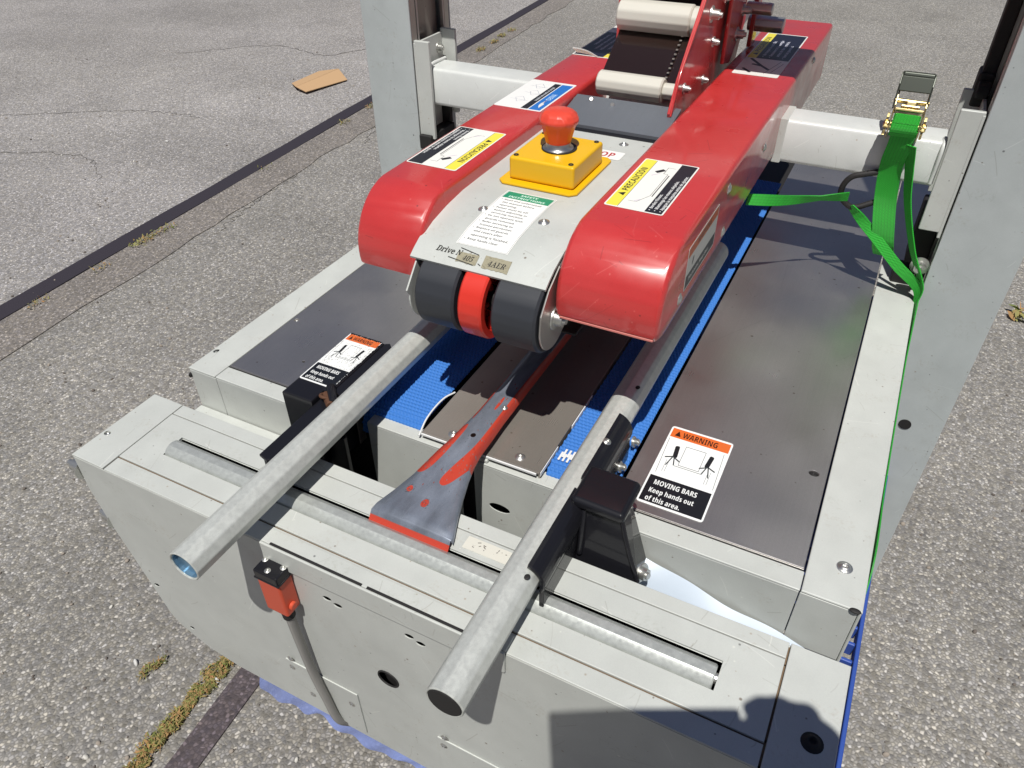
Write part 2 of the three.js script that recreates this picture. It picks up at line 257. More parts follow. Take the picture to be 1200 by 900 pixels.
const txBack = tex(canvas(1024, 384, (c, w, h) => {
  c.fillStyle = '#e6e5df'; c.fillRect(0, 0, w, h); c.fillStyle = '#171a2c'; c.fillRect(370, 12, w - 384, h - 24);
  c.fillStyle = '#e8d94c'; c.fillRect(370, 12, w - 384, 78); c.fillStyle = '#1a1a1a'; c.font = 'bold 62px sans-serif'; c.fillText('PRECAUCION', 520, 73); triangle(c, 470, 52, 28, '#1a1a1a');
  c.strokeStyle = '#1d2328'; c.lineWidth = 26; c.lineCap = 'round'; c.beginPath(); c.moveTo(345, 60); c.lineTo(210, 190); c.lineTo(150, 260); c.moveTo(210, 190); c.lineTo(230, 110); c.moveTo(120, 60); c.lineTo(60, 130); c.stroke();
  c.lineWidth = 4; c.beginPath(); c.moveTo(60, 250); c.lineTo(340, 320); c.moveTo(90, 300); c.lineTo(300, 350); c.stroke();
  c.fillStyle = '#dfe0ea'; c.font = 'bold 38px sans-serif'; ['•  No toque la cuchilla.', '•  Desconecte la energia', '    antes de dar servicio.', '•  Use las guardas.'].forEach((s, i) => c.fillText(s, 410, 150 + i * 58));
}));
const txBlue = tex(canvas(1024, 512, (c, w, h) => {
  c.fillStyle = '#ecebe8'; c.fillRect(0, 0, w, h); c.strokeStyle = '#8a90a0'; c.lineWidth = 4;
  for (const [x, y] of [[180, 110], [430, 150], [690, 100]]) { c.beginPath(); c.moveTo(x, y); c.lineTo(x + 120, y + 60); c.lineTo(x + 60, y + 130); c.lineTo(x - 60, y + 60); c.closePath(); c.stroke(); c.beginPath(); c.moveTo(x + 40, y - 40); c.lineTo(x + 60, y + 160); c.stroke(); }
  c.fillStyle = '#15181f'; c.fillRect(60, 286, w - 90, 74); c.fillStyle = '#d5d8dc'; c.font = 'bold 40px sans-serif'; c.fillText('Ajuste la altura del cabezal', 190, 338);
  c.fillStyle = '#1f6fc0'; c.fillRect(60, 370, w - 90, 124); c.fillStyle = '#b9d6f0'; c.font = 'bold 76px sans-serif'; c.fillText('AVISO', 420, 460);
}));
const txSafety = tex(canvas(512, 1024, (c, w, h) => {
  c.fillStyle = '#eeeeea'; c.fillRect(0, 0, w, h); c.strokeStyle = '#555'; c.lineWidth = 3; c.strokeRect(10, 10, w - 20, h - 20);
  c.fillStyle = '#0d8a68'; c.fillRect(18, 18, w - 36, 150); c.fillStyle = '#d5efe3'; c.font = 'bold 52px sans-serif'; c.textAlign = 'center'; c.fillText('SAFETY', w / 2, 82); c.fillText('INSTRUCTIONS', w / 2, 144);
  c.textAlign = 'left'; c.fillStyle = '#2a2a2c'; c.font = 'bold 37px sans-serif';
  ['•  Read and understand', '    the manual before', '    operating.', '•  Power must be off', '    before adjusting or', '    servicing machine.', '•  Do not operate with', '    guards removed.', '•  Refer servicing to', '    trained personnel.', '•  Replace all guards', '    and covers after', '    operating is finished.', '•  Keep hands clear.'].forEach((s, i) => c.fillText(s, 34, 222 + i * 56));
}));
const txStop = tex(canvas(512, 192, (c, w, h) => { c.fillStyle = '#ecece8'; rr(c, 0, 0, w, h, 30); c.fill(); c.fillRect(0, 0, w, h); c.fillStyle = '#b3242c'; c.font = 'bold 150px sans-serif'; c.fillText('STOP', 50, 150); }));
function warning(c, w, h, worn) {
  c.fillStyle = '#eef0ee'; c.fillRect(0, 0, w, h); c.fillStyle = '#d9682c'; c.fillRect(22, 22, w - 44, 118); c.fillStyle = '#30150d'; c.font = 'bold 92px sans-serif'; triangle(c, 110, 86, 38, '#30150d'); c.fillText('WARNING', 170, 116);
  c.strokeStyle = '#33383a'; c.lineWidth = 6;
  const draw = (x, f) => { c.save(); c.translate(x, 380); c.scale(f, 1); c.fillStyle = '#1d1f22'; c.save(); c.rotate(-0.15); rr(c, -24, -150, 56, 150, 18); c.fill(); c.restore(); c.lineWidth = 14; c.beginPath(); c.moveTo(-110, 20); c.lineTo(-20, -10); c.lineTo(80, 30); c.moveTo(-20, -10); c.lineTo(-60, 110); c.moveTo(0, 0); c.lineTo(30, 90); c.stroke(); c.lineWidth = 4; c.beginPath(); c.moveTo(-70, 40); c.lineTo(-70, 190); c.moveTo(-40, 60); c.lineTo(-40, 190); c.stroke(); c.restore(); };
  draw(190, 1); draw(590, -1);
  c.lineWidth = 5; c.strokeRect(270, 210, 250, 240); c.beginPath(); c.moveTo(230, 470); c.lineTo(560, 470); c.moveTo(30, 160); c.lineTo(60, 600); c.moveTo(w - 60, 160); c.lineTo(w - 30, 600); c.stroke();
  c.fillStyle = '#16181d'; c.fillRect(22, 640, w - 44, h - 662); c.fillStyle = '#eceeec'; c.font = 'bold 76px sans-serif'; c.fillText('MOVING BARS', 95, 735); c.font = 'bold 72px sans-serif'; c.fillText('Keep hands out', 80, 830); c.fillText('of this area.', 80, 920);
  if (worn) { const n = noiseA; for (let k = 0; k < 900; k++) { c.fillStyle = ['#4b4640', '#20201f', '#c5c2b8', '#7e776c'][k % 4]; const x = rnd() * w, y = rnd() * 660; c.globalAlpha = 0.55; c.beginPath(); c.ellipse(x, y, 1 + rnd() * 12, 1 + rnd() * 4, rnd() * 3, 0, 7); c.fill(); } c.globalAlpha = 1; c.fillStyle = '#101113'; for (let k = 0; k < 90; k++) { const a = k / 90; c.beginPath(); c.arc(w * a, rnd() * 16, 5 + rnd() * 14, 0, 7); c.fill(); c.beginPath(); c.arc(w - rnd() * 12, h * a, 4 + rnd() * 12, 0, 7); c.fill(); } }
}
const txWarn = tex(canvas(784, 960, (c, w, h) => warning(c, w, h, false)));
const txWarnWorn = tex(canvas(784, 960, (c, w, h) => warning(c, w, h, true)));
const txSide = tex(canvas(512, 256, (c, w, h) => { c.fillStyle = '#bdbcb6'; c.fillRect(0, 0, w, h); c.fillStyle = '#b5562c'; c.fillRect(8, 8, w - 16, 56); c.fillStyle = '#33180f'; c.font = 'bold 48px sans-serif'; c.fillText('WARNING', 150, 54); c.fillStyle = '#2b2b2e'; c.fillRect(8, 170, w - 16, 78); c.fillStyle = '#cfcfca'; c.font = 'bold 30px sans-serif'; c.fillText('Pinch point. Keep clear.', 60, 220); c.fillStyle = '#2b2b2e'; c.beginPath(); c.ellipse(100, 118, 12, 26, 0.3, 0, 7); c.fill(); }));
function marker(mask) { // ink and two scraps of tape; the mask leaves the bare hood free
  return canvas(1024, 192, (c, w, h) => {
    let q = 91; const rnd = () => { q = (q * 16807) % 2147483647; return q / 2147483647; }, ink = mask ? '#fff' : '#1c1c1b';
    c.fillStyle = mask ? '#000' : '#8a846e'; c.fillRect(0, 0, w, h);
    if (mask) c.fillStyle = '#fff'; else c.fillStyle = '#97917a';
    c.beginPath(); for (const [x0, y0, x1, y1] of [[330, 62, 590, 180], [660, 42, 985, 184]]) { for (let i = 0; i <= 12; i++) { const x = x0 + (x1 - x0) * i / 12, y = y0 + rnd() * 9; i ? c.lineTo(x, y) : c.moveTo(x, y); } for (let i = 12; i >= 0; i--) c.lineTo(x0 + (x1 - x0) * i / 12 + rnd() * 6, y1 - rnd() * 10); c.closePath(); } c.fill();
    if (!mask) { c.fillStyle = '#6b6450'; for (let i = 0; i < 160; i++) { c.globalAlpha = 0.5; c.fillRect(330 + rnd() * 660, 40 + rnd() * 145, 4 + rnd() * 30, 2 + rnd() * 6); } c.globalAlpha = 1; }
    c.fillStyle = ink; c.font = 'italic bold 84px serif'; c.fillText('Drive N', 40, 112); c.font = 'italic bold 80px serif'; c.fillText('405', 400, 150); c.fillText('4AER', 720, 150);
    c.strokeStyle = ink; c.lineWidth = 8; c.beginPath(); c.moveTo(330, 26); c.lineTo(580, 60); c.moveTo(230, 150); c.lineTo(560, 176); c.moveTo(610, 150); c.lineTo(650, 164); c.stroke();
  });
}
const txMarker = tex(marker(false)), txMarkerMask = tex(marker(true), false);
function sticker(name, centre, u, v, w, h, map, parent, lab, r = 0.003) { // a thin printed sheet lying on a face
  const s = new THREE.Shape(); const a = w / 2, b = h / 2; s.moveTo(-a + r, -b); s.lineTo(a - r, -b); s.quadraticCurveTo(a, -b, a, -b + r); s.lineTo(a, b - r); s.quadraticCurveTo(a, b, a - r, b); s.lineTo(-a + r, b); s.quadraticCurveTo(-a, b, -a, b - r); s.lineTo(-a, -b + r); s.quadraticCurveTo(-a, -b, -a + r, -b);
  const g = new THREE.ExtrudeGeometry(s, { depth: 0.0003, bevelEnabled: false, curveSegments: 4 }), p = g.attributes.position, uv = g.attributes.uv;
  for (let i = 0; i < p.count; i++) uv.setXY(i, p.getX(i) / w + 0.5, p.getY(i) / h + 0.5);
  g.applyMatrix4(new THREE.Matrix4().makeBasis(u, v, u.clone().cross(v))); g.translate(centre.x, centre.y, centre.z);
  return part(name, g, label(map), parent, lab);
}
const X = V(1, 0, 0), Y = V(0, 1, 0), Z = V(0, 0, 1), nX = V(-1, 0, 0), nZ = V(0, 0, -1), nY = V(0, -1, 0);

// ---------- ground: old asphalt with two flush steel strips set into it
const railDir = V(-0.068, 0, -1).normalize(), railSide = V(1, 0, -0.068).normalize();
{
  const nx = 110, nz = 150, pos = [], uv = [], col = [], idx = [];
  const xs = Array.from({ length: nx + 1 }, (_, i) => { const t = i / nx * 2 - 1; return -2 + 7 * t + 53 * t ** 7; }), zs = Array.from({ length: nz + 1 }, (_, i) => { const t = i / nz * 2 - 1; return -2.5 + 7 * t + 53 * t ** 7; });
  for (const z of zs) for (const x of xs) {
    const k = (a, s) => a[(((Math.floor(z * s) % 512) + 512) % 512) * 512 + (((Math.floor(x * s) % 512) + 512) % 512)];
    pos.push(x, GROUND, z); uv.push(x, z);
    const far = x < -2.34 - 0.068 * (-z - 1.5) ? 1.2 : 1.0, p = far * (0.74 + 0.34 * k(noiseA, 80) + 0.16 * k(noiseC, 150) + 0.2 * k(noiseA, 27));
    col.push(p, p * (0.985 + 0.03 * k(noiseA, 33)), p * ((far > 1.1 ? 0.98 : 0.94) + 0.05 * k(noiseC, 41)));
  }
  for (let j = 0; j < nz; j++) for (let i = 0; i < nx; i++) { const a = j * (nx + 1) + i, b = a + nx + 1; idx.push(a, b, a + 1, a + 1, b, b + 1); }
  const g = new THREE.BufferGeometry(); g.setAttribute('position', new THREE.Float32BufferAttribute(pos, 3)); g.setAttribute('uv', new THREE.Float32BufferAttribute(uv, 2)); g.setAttribute('color', new THREE.Float32BufferAttribute(col, 3)); g.setIndex(idx); g.computeVertexNormals();
  structure('ground', g, M.asphalt);
}
function strip(name, at, w, l0, l1, mat, y0, y1, rough = 0) { // a long strip along the rail direction, with slightly uneven edges
  const s = [], n = 90; for (let i = 0; i <= n; i++) { const t = l0 + (l1 - l0) * i / n; const p = at.clone().addScaledVector(railDir, t).addScaledVector(railSide, -w / 2 + rough * (rnd() - 0.5)); s.push([p.x, p.z]); }
  for (let i = n; i >= 0; i--) { const t = l0 + (l1 - l0) * i / n; const p = at.clone().addScaledVector(railDir, t).addScaledVector(railSide, w / 2 + rough * (rnd() - 0.5)); s.push([p.x, p.z]); }
  structure(name, slabXZ(s, y0, y1, 0), mat);
}
const GS = 1.135, upRail = V(-2.0 * GS, 0, -0.3 * GS), lowRail = V(-0.666 * GS, 0, -0.22 * GS);
strip('rail_strip', upRail, 0.075, -3, 18, M.rail, GROUND - 0.02, GROUND + 0.004, 0.008);
M.rustRail = STD({ map: asphaltMap, color: lin(0.42, 0.36, 0.41), roughness: 0.85, bumpMap: asphaltBump, bumpScale: 0.0008 });
strip('rail_strip_001', lowRail, 0.052, -2.5, 18, M.rustRail, GROUND - 0.02, GROUND + 0.004, 0.003);
M.band = STD({ map: asphaltMap, color: lin(0.9, 0.86, 0.82), bumpMap: asphaltBump, bumpScale: 0.0008, roughness: 0.9 });
{ // worn patch of smoother mortar beside the far strip
  const c = upRail.clone().addScaledVector(railSide, 0.135), s = [], n = 120, e = (i) => 0.03 * noiseA[(i * 37) % 260000] + 0.012 * rnd();
  for (let i = 0; i <= n; i++) { const p = c.clone().addScaledVector(railDir, -2 + 12 * i / n).addScaledVector(railSide, -0.093); s.push([p.x, p.z]); }
  for (let i = n; i >= 0; i--) { const p = c.clone().addScaledVector(railDir, -2 + 12 * i / n).addScaledVector(railSide, 0.04 + e(i) * 1.6); s.push([p.x, p.z]); }
  structure('mortar_strip', slabXZ(s, GROUND - 0.01, GROUND + 0.0035, 0), M.band);
}
M.crack = STD({ color: lin(0.045, 0.04, 0.036), roughness: 0.95 });
function crack(pts, w) { // an old crack filled with dark grit
  const c = new THREE.CatmullRomCurve3(pts.map(([x, z]) => V(x * GS, GROUND, z * GS))), n = 46, L = [], R = [];
  for (let i = 0; i <= n; i++) { const p = c.getPoint(i / n), t = c.getTangent(i / n), s = V(t.z, 0, -t.x), k = w * (0.08 + 0.8 * rnd() * rnd()) * Math.sin(Math.PI * (0.06 + 0.88 * i / n)); p.addScaledVector(s, (rnd() - 0.5) * 0.03); L.push([p.x + s.x * k, p.z + s.z * k]); R.unshift([p.x - s.x * k, p.z - s.z * k]); }
  structure(numbered('crack'), slabXZ([...L, ...R], GROUND - 0.004, GROUND + 0.0015, 0), M.crack);
}
crack([[-3.9, -1.2], [-3.2, -1.62], [-2.78, -1.76], [-2.5, -1.6]], 0.0032);
crack([[-3.6, -3.0], [-3.2, -3.35], [-2.83, -3.31], [-2.6, -3.6], [-2.3, -3.5]], 0.005);
crack([[-3.6, -1.9], [-3.0, -2.25], [-2.7, -2.3]], 0.003);
crack([[-1.85, -1.5], [-1.9, -1.75], [-1.93, -2.0]], 0.003); crack([[-1.88, -2.35], [-1.95, -2.6], [-1.94, -2.85]], 0.004);
function scatter(name, lab, cat, geo, mat, list, kind = 'stuff') {
  const m = new THREE.InstancedMesh(geo, mat, list.length), o = new THREE.Object3D(), c = new THREE.Color();
  list.forEach((q, i) => { o.position.copy(q.p); o.rotation.set(...q.r); o.scale.copy(q.s); o.updateMatrix(); m.setMatrixAt(i, o.matrix); m.setColorAt(i, c.setRGB(...q.c)); });
  m.name = name; m.userData = { kind, label: lab, category: cat }; m.castShadow = m.receiveShadow = true; scene.add(m); return m;
}
const leafGeo = (() => { const g = new THREE.PlaneGeometry(1, 0.38, 4, 1), p = g.attributes.position; for (let i = 0; i < p.count; i++) { const x = p.getX(i); p.setXYZ(i, x, 0.28 * (0.25 - x * x) * 2, p.getY(i) * (1 - 3.6 * x * x * 0.95)); } g.computeVertexNormals(); return g; })();
M.moss = PHY({ color: 0xffffff, roughness: 0.95, transmission: 0.25, thickness: 0 });
{ // dry moss and weeds in the joints
  const L = [], tuft = (x, z, spread, n, s) => { x *= GS; z *= GS; for (let i = 0; i < n; i++) { const a = rnd() * 6.28, r = spread * Math.pow(rnd(), 0.7), y = rnd(), k = s * (0.5 + rnd()); L.push({ p: V(x + Math.cos(a) * r * 0.6, GROUND + 0.004 + y * 0.014 * Math.min(1, spread * 40), z + Math.sin(a) * r), r: [rnd() * 1.6 - 0.8, rnd() * 6.3, rnd() * 1.8 - 0.9], s: rnd() < 0.25 ? V(k * 2.4, k, k * 0.35) : V(k, k, k), c: rnd() < 0.4 ? [0.34 + 0.12 * rnd(), 0.25, 0.1] : rnd() < 0.4 ? [0.17, 0.16 + 0.05 * rnd(), 0.045] : [0.33, 0.28 + 0.06 * rnd(), 0.1] }); } };
  for (let i = 0; i < 60; i++) { const t = i / 59, w = rnd(); tuft(-0.712 - 0.018 * Math.sin(t * 3) * rnd() - 0.014 * rnd(), -0.16 - 0.245 * t, 0.006 + 0.02 * w * w, 70, 0.007); }
  for (let i = 0; i < 5; i++) tuft(-0.838 + 0.02 * rnd(), -0.33 + 0.03 * rnd(), 0.014, 40, 0.006);
  for (const [t, n] of [[0.75, 40], [1.0, 26], [1.18, 60], [1.24, 70], [1.3, 40], [1.9, 20], [2.5, 50], [2.75, 70], [3.9, 120], [4.1, 150], [4.25, 130], [4.4, 90]]) { const p = upRail.clone().addScaledVector(railDir, t).addScaledVector(railSide, 0.06 + 0.025 * rnd() + (t > 3.2 ? 0.06 : 0)); tuft(p.x / GS, p.z / GS, 0.045, n, 0.01); }
  tuft(0.43, -2.08, 0.035, 26, 0.03);
  scatter('dry_moss', 'dry yellow green moss growing in the joints beside the dark strips', 'moss', leafGeo, M.moss, L);
}
{ // loose grit and pale pebbles
  const L = [], g = new THREE.IcosahedronGeometry(1, 1);
  for (let i = 0; i < 5200; i++) { const d = 0.1 + 5.5 * Math.pow(rnd(), 1.4), a = rnd() * 2.6 + 2.6, x = 0.9 + Math.cos(a) * d * 1.1 - 0.4, z = Math.sin(-Math.abs(a - 3.1)) * d - 0.15 * rnd(); const s = 0.0016 + 0.0035 * Math.pow(rnd(), 4), t = rnd(); L.push({ p: V(x, GROUND + s * 0.4, z), r: [rnd() * 6, rnd() * 6, rnd() * 6], s: V(s, s * 0.7, s * (0.7 + 0.6 * rnd())), c: t < 0.15 ? [0.6, 0.58, 0.53] : t < 0.6 ? [0.3, 0.26, 0.22] : [0.14, 0.12, 0.105] }); }
  for (const [x, z, s] of [[-0.86, -0.31, 0.006], [-0.72, -0.345, 0.006], [-2.62, -2.02, 0.007], [-1.93, -2.62, 0.014], [-1.9, -2.66, 0.01]]) L.push({ p: V(x * GS, GROUND + s * 0.5, z * GS), r: [rnd(), rnd() * 6, rnd()], s: V(s, s * 0.6, s * 1.3), c: [0.58, 0.57, 0.55] });
  scatter('loose_grit', 'loose grit and pale pebbles strewn over the worn asphalt', 'grit', g, STD({ color: 0xffffff, roughness: 0.95 }), L);
}
{ // scrap of cardboard, folded once and lifted in the middle
  const b = V(-2.57 * GS, GROUND, -2.9 * GS), t = thing('cardboard_scrap', 'creased scrap of brown cardboard lying on the asphalt beyond the dark strip', 'cardboard', b);
  const q = [[-2.652, -2.83], [-2.66, -3.05], [-2.56, -3.08], [-2.44, -2.99], [-2.49, -2.74], [-2.57, -2.76]], f = V(-2.57, 0, -2.9);
  const g1 = slabXZ([q[0], q[1], q[2], [-2.565, -2.76]], 0, 0.004, 0.0006), g2 = slabXZ([[-2.563, -2.76], [-2.558, -3.08], q[3], q[4]], 0, 0.004, 0.0006);
  const lift = (g, fn) => { const p = g.attributes.position; for (let i = 0; i < p.count; i++) p.setXYZ(i, p.getX(i) * GS, GROUND + 0.004 + p.getY(i) + fn(p.getX(i), p.getZ(i)), p.getZ(i) * GS); g.computeVertexNormals(); return g; };
  part('cardboard_panel', lift(g1, (x) => 0.018 * Math.max(0, 1 - Math.abs(x + 2.562) / 0.1)), M.card, t); part('cardboard_panel', lift(g2, (x) => 0.018 * Math.max(0, 1 - Math.abs(x + 2.562) / 0.14)), M.card, t);
}

// ---------- blue plastic pallet under the machine
{
  const x0 = -0.565, x1 = 0.16, z0 = -1.72, z1 = -0.335, top = -0.341;
  const t = thing('plastic_pallet', 'blue plastic pallet with an open ribbed deck, directly under the grey machine', 'pallet', V((x0 + x1) / 2, GROUND, (z0 + z1) / 2));
  part('deck_rim', [box(x0, x1, top - 0.03, top, z1 - 0.02, z1, 0.006), box(x0, x1, top - 0.03, top, z0, z0 + 0.02, 0.006), box(x0, x0 + 0.016, top - 0.03, top, z0 + 0.02, z1 - 0.02, 0.005), box(x1 - 0.006, x1, top - 0.03, top - 0.002, z0 + 0.02, z1 - 0.02, 0.002), box(x1 - 0.05, x1 - 0.044, top - 0.03, top - 0.002, z0 + 0.02, z1 - 0.02, 0.002)], M.pallet, t);
  for (let i = 0; i < 46; i++) { const z = z0 + 0.03 + i * 0.0296; part('deck_rib', box(x0 + 0.017, x1 - 0.007, top - 0.028, top - 0.003, z, z + 0.006, 0.002), M.pallet, t); }
  for (const z of [z0 + 0.25, (z0 + z1) / 2, z1 - 0.25]) part('deck_slat', box(x0 + 0.018, x1 - 0.052, top - 0.0275, top - 0.0035, z - 0.09, z + 0.09, 0.003), M.pallet, t);
  for (const x of [x0 + 0.12, (x0 + x1) / 2, x1 - 0.12]) for (const z of [z0 + 0.2, (z0 + z1) / 2, z1 - 0.32]) part('foot', new THREE.CylinderGeometry(0.075, 0.055, top - 0.028 - GROUND, 20).translate(x, (top - 0.028 + GROUND) / 2, z), M.pallet, t);
}

// ---------- the carton sealer
const sealer = thing('carton_sealer', 'grey and red carton sealing machine with two tubular bars, strapped on a blue pallet', 'machine', V(-0.325, -0.34, -0.9));
const bx0 = -0.747, bx1 = 0.097, bz1 = -0.323, bz0 = -0.446;
{ // infeed box
  const P = [[bx0 + 0.001, -0.003], [-0.748, -0.06], [-0.741, -0.11], [-0.722, -0.2], [-0.704, -0.285], [-0.69, -0.305], [-0.65, -0.328], [-0.6, -0.338], [bx1 - 0.001, -0.338], [bx1 - 0.001, -0.003]];
  const holes = [oval(-0.387, -0.052, 0.0058, 0.0034, 14, 0.2), oval(-0.374, -0.056, 0.0058, 0.0034, 14, 0.2), oval(-0.286, -0.05, 0.0058, 0.0034, 14, 0.2), oval(-0.273, -0.054, 0.0058, 0.0034, 14, 0.2), oval(-0.325, -0.158, 0.0135, 0.0135, 24), oval(-0.731, -0.119, 0.005, 0.011, 14, -0.9), oval(-0.744, -0.034, 0.002, 0.009, 12, -0.6), oval(-0.704, -0.222, 0.003, 0.006, 12, -1.1), oval(-0.668, -0.296, 0.003, 0.005, 12, -1)];
  const front = part('front_panel', slabXY(P, bz1 - 0.0012, bz1, 0.0003, holes), M.paint, sealer);
  part('box_shell', [slabXY(P, bz0, bz0 + 0.003, 0.0007), box(bx1 - 0.003, bx1, -0.337, -0.0035, bz0 + 0.0035, bz1 - 0.0035), box(-0.6, bx1 - 0.004, -0.341, -0.3385, bz0, bz1 - 0.004)], M.paint, sealer, undefined);
  part('side_panel', [box(bx0, bx0 + 0.003, -0.06, -0.0035, bz0 + 0.0035, bz1 - 0.0035), slabXY([[bx0, -0.06], [-0.741, -0.11], [-0.704, -0.285], [-0.65, -0.328], [-0.653, -0.331], [-0.708, -0.288], [-0.745, -0.11]].map(([x, y]) => [x + 0.001, y]), bz0 + 0.0035, bz1 - 0.0035, 0)], M.paint, sealer);
  part('plug', [new THREE.CylinderGeometry(0.0125, 0.0125, 0.004, 24).rotateX(Math.PI / 2).translate(-0.325, -0.158, bz1 - 0.008), new THREE.TorusGeometry(0.0128, 0.0012, 8, 28).translate(-0.325, -0.158, bz1 + 0.0003), new THREE.CylinderGeometry(0.003, 0.003, 0.004, 12).rotateX(Math.PI / 2).translate(-0.3235, -0.1485, bz1 - 0.005)], M.dark, sealer);
  // top: two end caps, front and rear strips, slotted middle plate; the seams are gaps
  const capL = part('end_cap', slabXZ([[bx0, bz0], [-0.6985, bz0], [-0.6955, bz1], [bx0, bz1]], -0.0025, 0.0005, 0.0008, [oval(-0.7395, -0.367, 0.0052, 0.0045, 16)]), M.paint, sealer);
  part('screw', buttonScrew(V(-0.7395, -0.0022, -0.367), Y, 0.0042), M.bolt, capL);
  const capR = part('end_cap', slabXZ([[0.0465, bz0], [bx1, bz0], [bx1, bz1], [0.0455, bz1]], -0.0025, 0.0005, 0.0008), M.paint, sealer);
  part('screw', buttonScrew(V(0.078, 0.0005, -0.362), Y, 0.007), M.dark, capR);
  const slot = [[-0.6535, -0.4018], [-0.003, -0.4018], [-0.0035, -0.3695], [-0.651, -0.3695]];
  part('slotted_plate', slabXZ([[-0.6965, -0.4275], [0.0445, -0.4275], [0.0437, -0.3455], [-0.6945, -0.3455]], -0.0025, 0.0006, 0.0007, [slot]), M.paint, sealer);
  part('top_strip', slabXZ([[-0.697, bz0], [0.0448, bz0], [0.0446, -0.429], [-0.6968, -0.429]], -0.0025, 0.0002, 0.0007), M.paint, sealer);
  part('top_strip', slabXZ([[-0.6943, -0.3438], [0.0438, -0.3438], [0.0436, bz1], [-0.6937, bz1]], -0.0025, -0.0002, 0.0008), M.paint, sealer);
  part('inner_tray', [box(bx0 + 0.004, bx1 - 0.004, -0.05, -0.047, bz0 + 0.004, bz1 - 0.016), box(bx0 + 0.012, bx1 - 0.004, -0.3, -0.006, bz1 - 0.015, bz1 - 0.013)], M.dark, sealer);
  M.seam = STD({ color: lin(0.17, 0.115, 0.07), roughness: 0.9, bumpMap: asphaltBump, bumpScale: 0.0005 });
  part('seam_packing', [box(-0.7, 0.048, -0.0055, -0.0028, bz0 + 0.002, -0.4245), box(-0.7, 0.048, -0.0055, -0.0028, -0.348, bz1 - 0.0045), box(-0.7, -0.692, -0.0055, -0.0028, -0.4235, -0.349), box(0.042, 0.049, -0.0055, -0.0028, -0.4235, -0.349)], M.seam, sealer);
  const rol = part('roller', rod(V(-0.651, -0.0065, -0.3842), V(-0.0065, -0.0065, -0.3842), 0.0138, 56), M.roller, sealer);
  part('axle', rod(V(-0.69, -0.0055, -0.3858), V(0.03, -0.0055, -0.3858), 0.005, 14), M.bolt, rol);
  // bent cover over the middle of the front edge
  const cx0 = -0.46, cx1 = -0.178;
  const cov = part('bent_cover', [box(cx0, cx1, 0.0004, 0.0028, -0.3405, -0.3225, 0.001), box(cx0, cx1, -0.0285, 0.0028, -0.3222, -0.3192, 0.0012)], M.paint, sealer);
  part('cover_edge', [box(cx0 + 0.012, -0.334, 0.0029, 0.0036, -0.3245, -0.3215, 0.0003), box(-0.328, -0.2, 0.0029, 0.0036, -0.3245, -0.3215, 0.0003)], M.dark, cov);
  sticker('marked_tape', V(-0.247, 0.0009, -0.4155), X, nZ, 0.05, 0.016, tex(canvas(256, 82, (c, w, h) => { c.fillStyle = '#d3d1c6'; c.fillRect(0, 0, w, h); c.strokeStyle = '#4a463f'; c.lineWidth = 4; for (let i = 0; i < 13; i++) { const x = 14 + rnd() * 220, y = 22 + rnd() * 40; c.beginPath(); c.moveTo(x, y); c.lineTo(x + rnd() * 18, y + (rnd() - 0.5) * 22); c.stroke(); } })), sealer, undefined, 0.001);
  // small cover plates low on the front
  for (const [a, b, c, d] of [[-0.487, -0.379, -0.325, -0.234], [-0.268, -0.15, -0.335, -0.232]]) {
    const pl = part('cover_plate', box(a, b, c, d, bz1 + 0.0002, bz1 + 0.0022, 0.0008), M.paint, sealer);
    for (const [x, y] of [[a + 0.008, d - 0.014], [b - 0.012, d - 0.03], [a + 0.03, c + 0.03], [a + 0.01, d + 0.006]]) part('screw', buttonScrew(V(x, y, bz1 + 0.0021), Z, 0.0036), M.bolt, pl);
  }
  for (const [x, y, z] of [[-0.748, -0.03, -0.337], [-0.738, -0.115, -0.339]]) part('hex_bolt', hexBolt(V(x, y, z + 0.008), nX, 0.0085, 0.017), M.bolt, sealer);
  part('hex_bolt', hexBolt(V(-0.752, -0.05, -0.39), nX, 0.0065, 0.008), M.bolt, sealer);
}
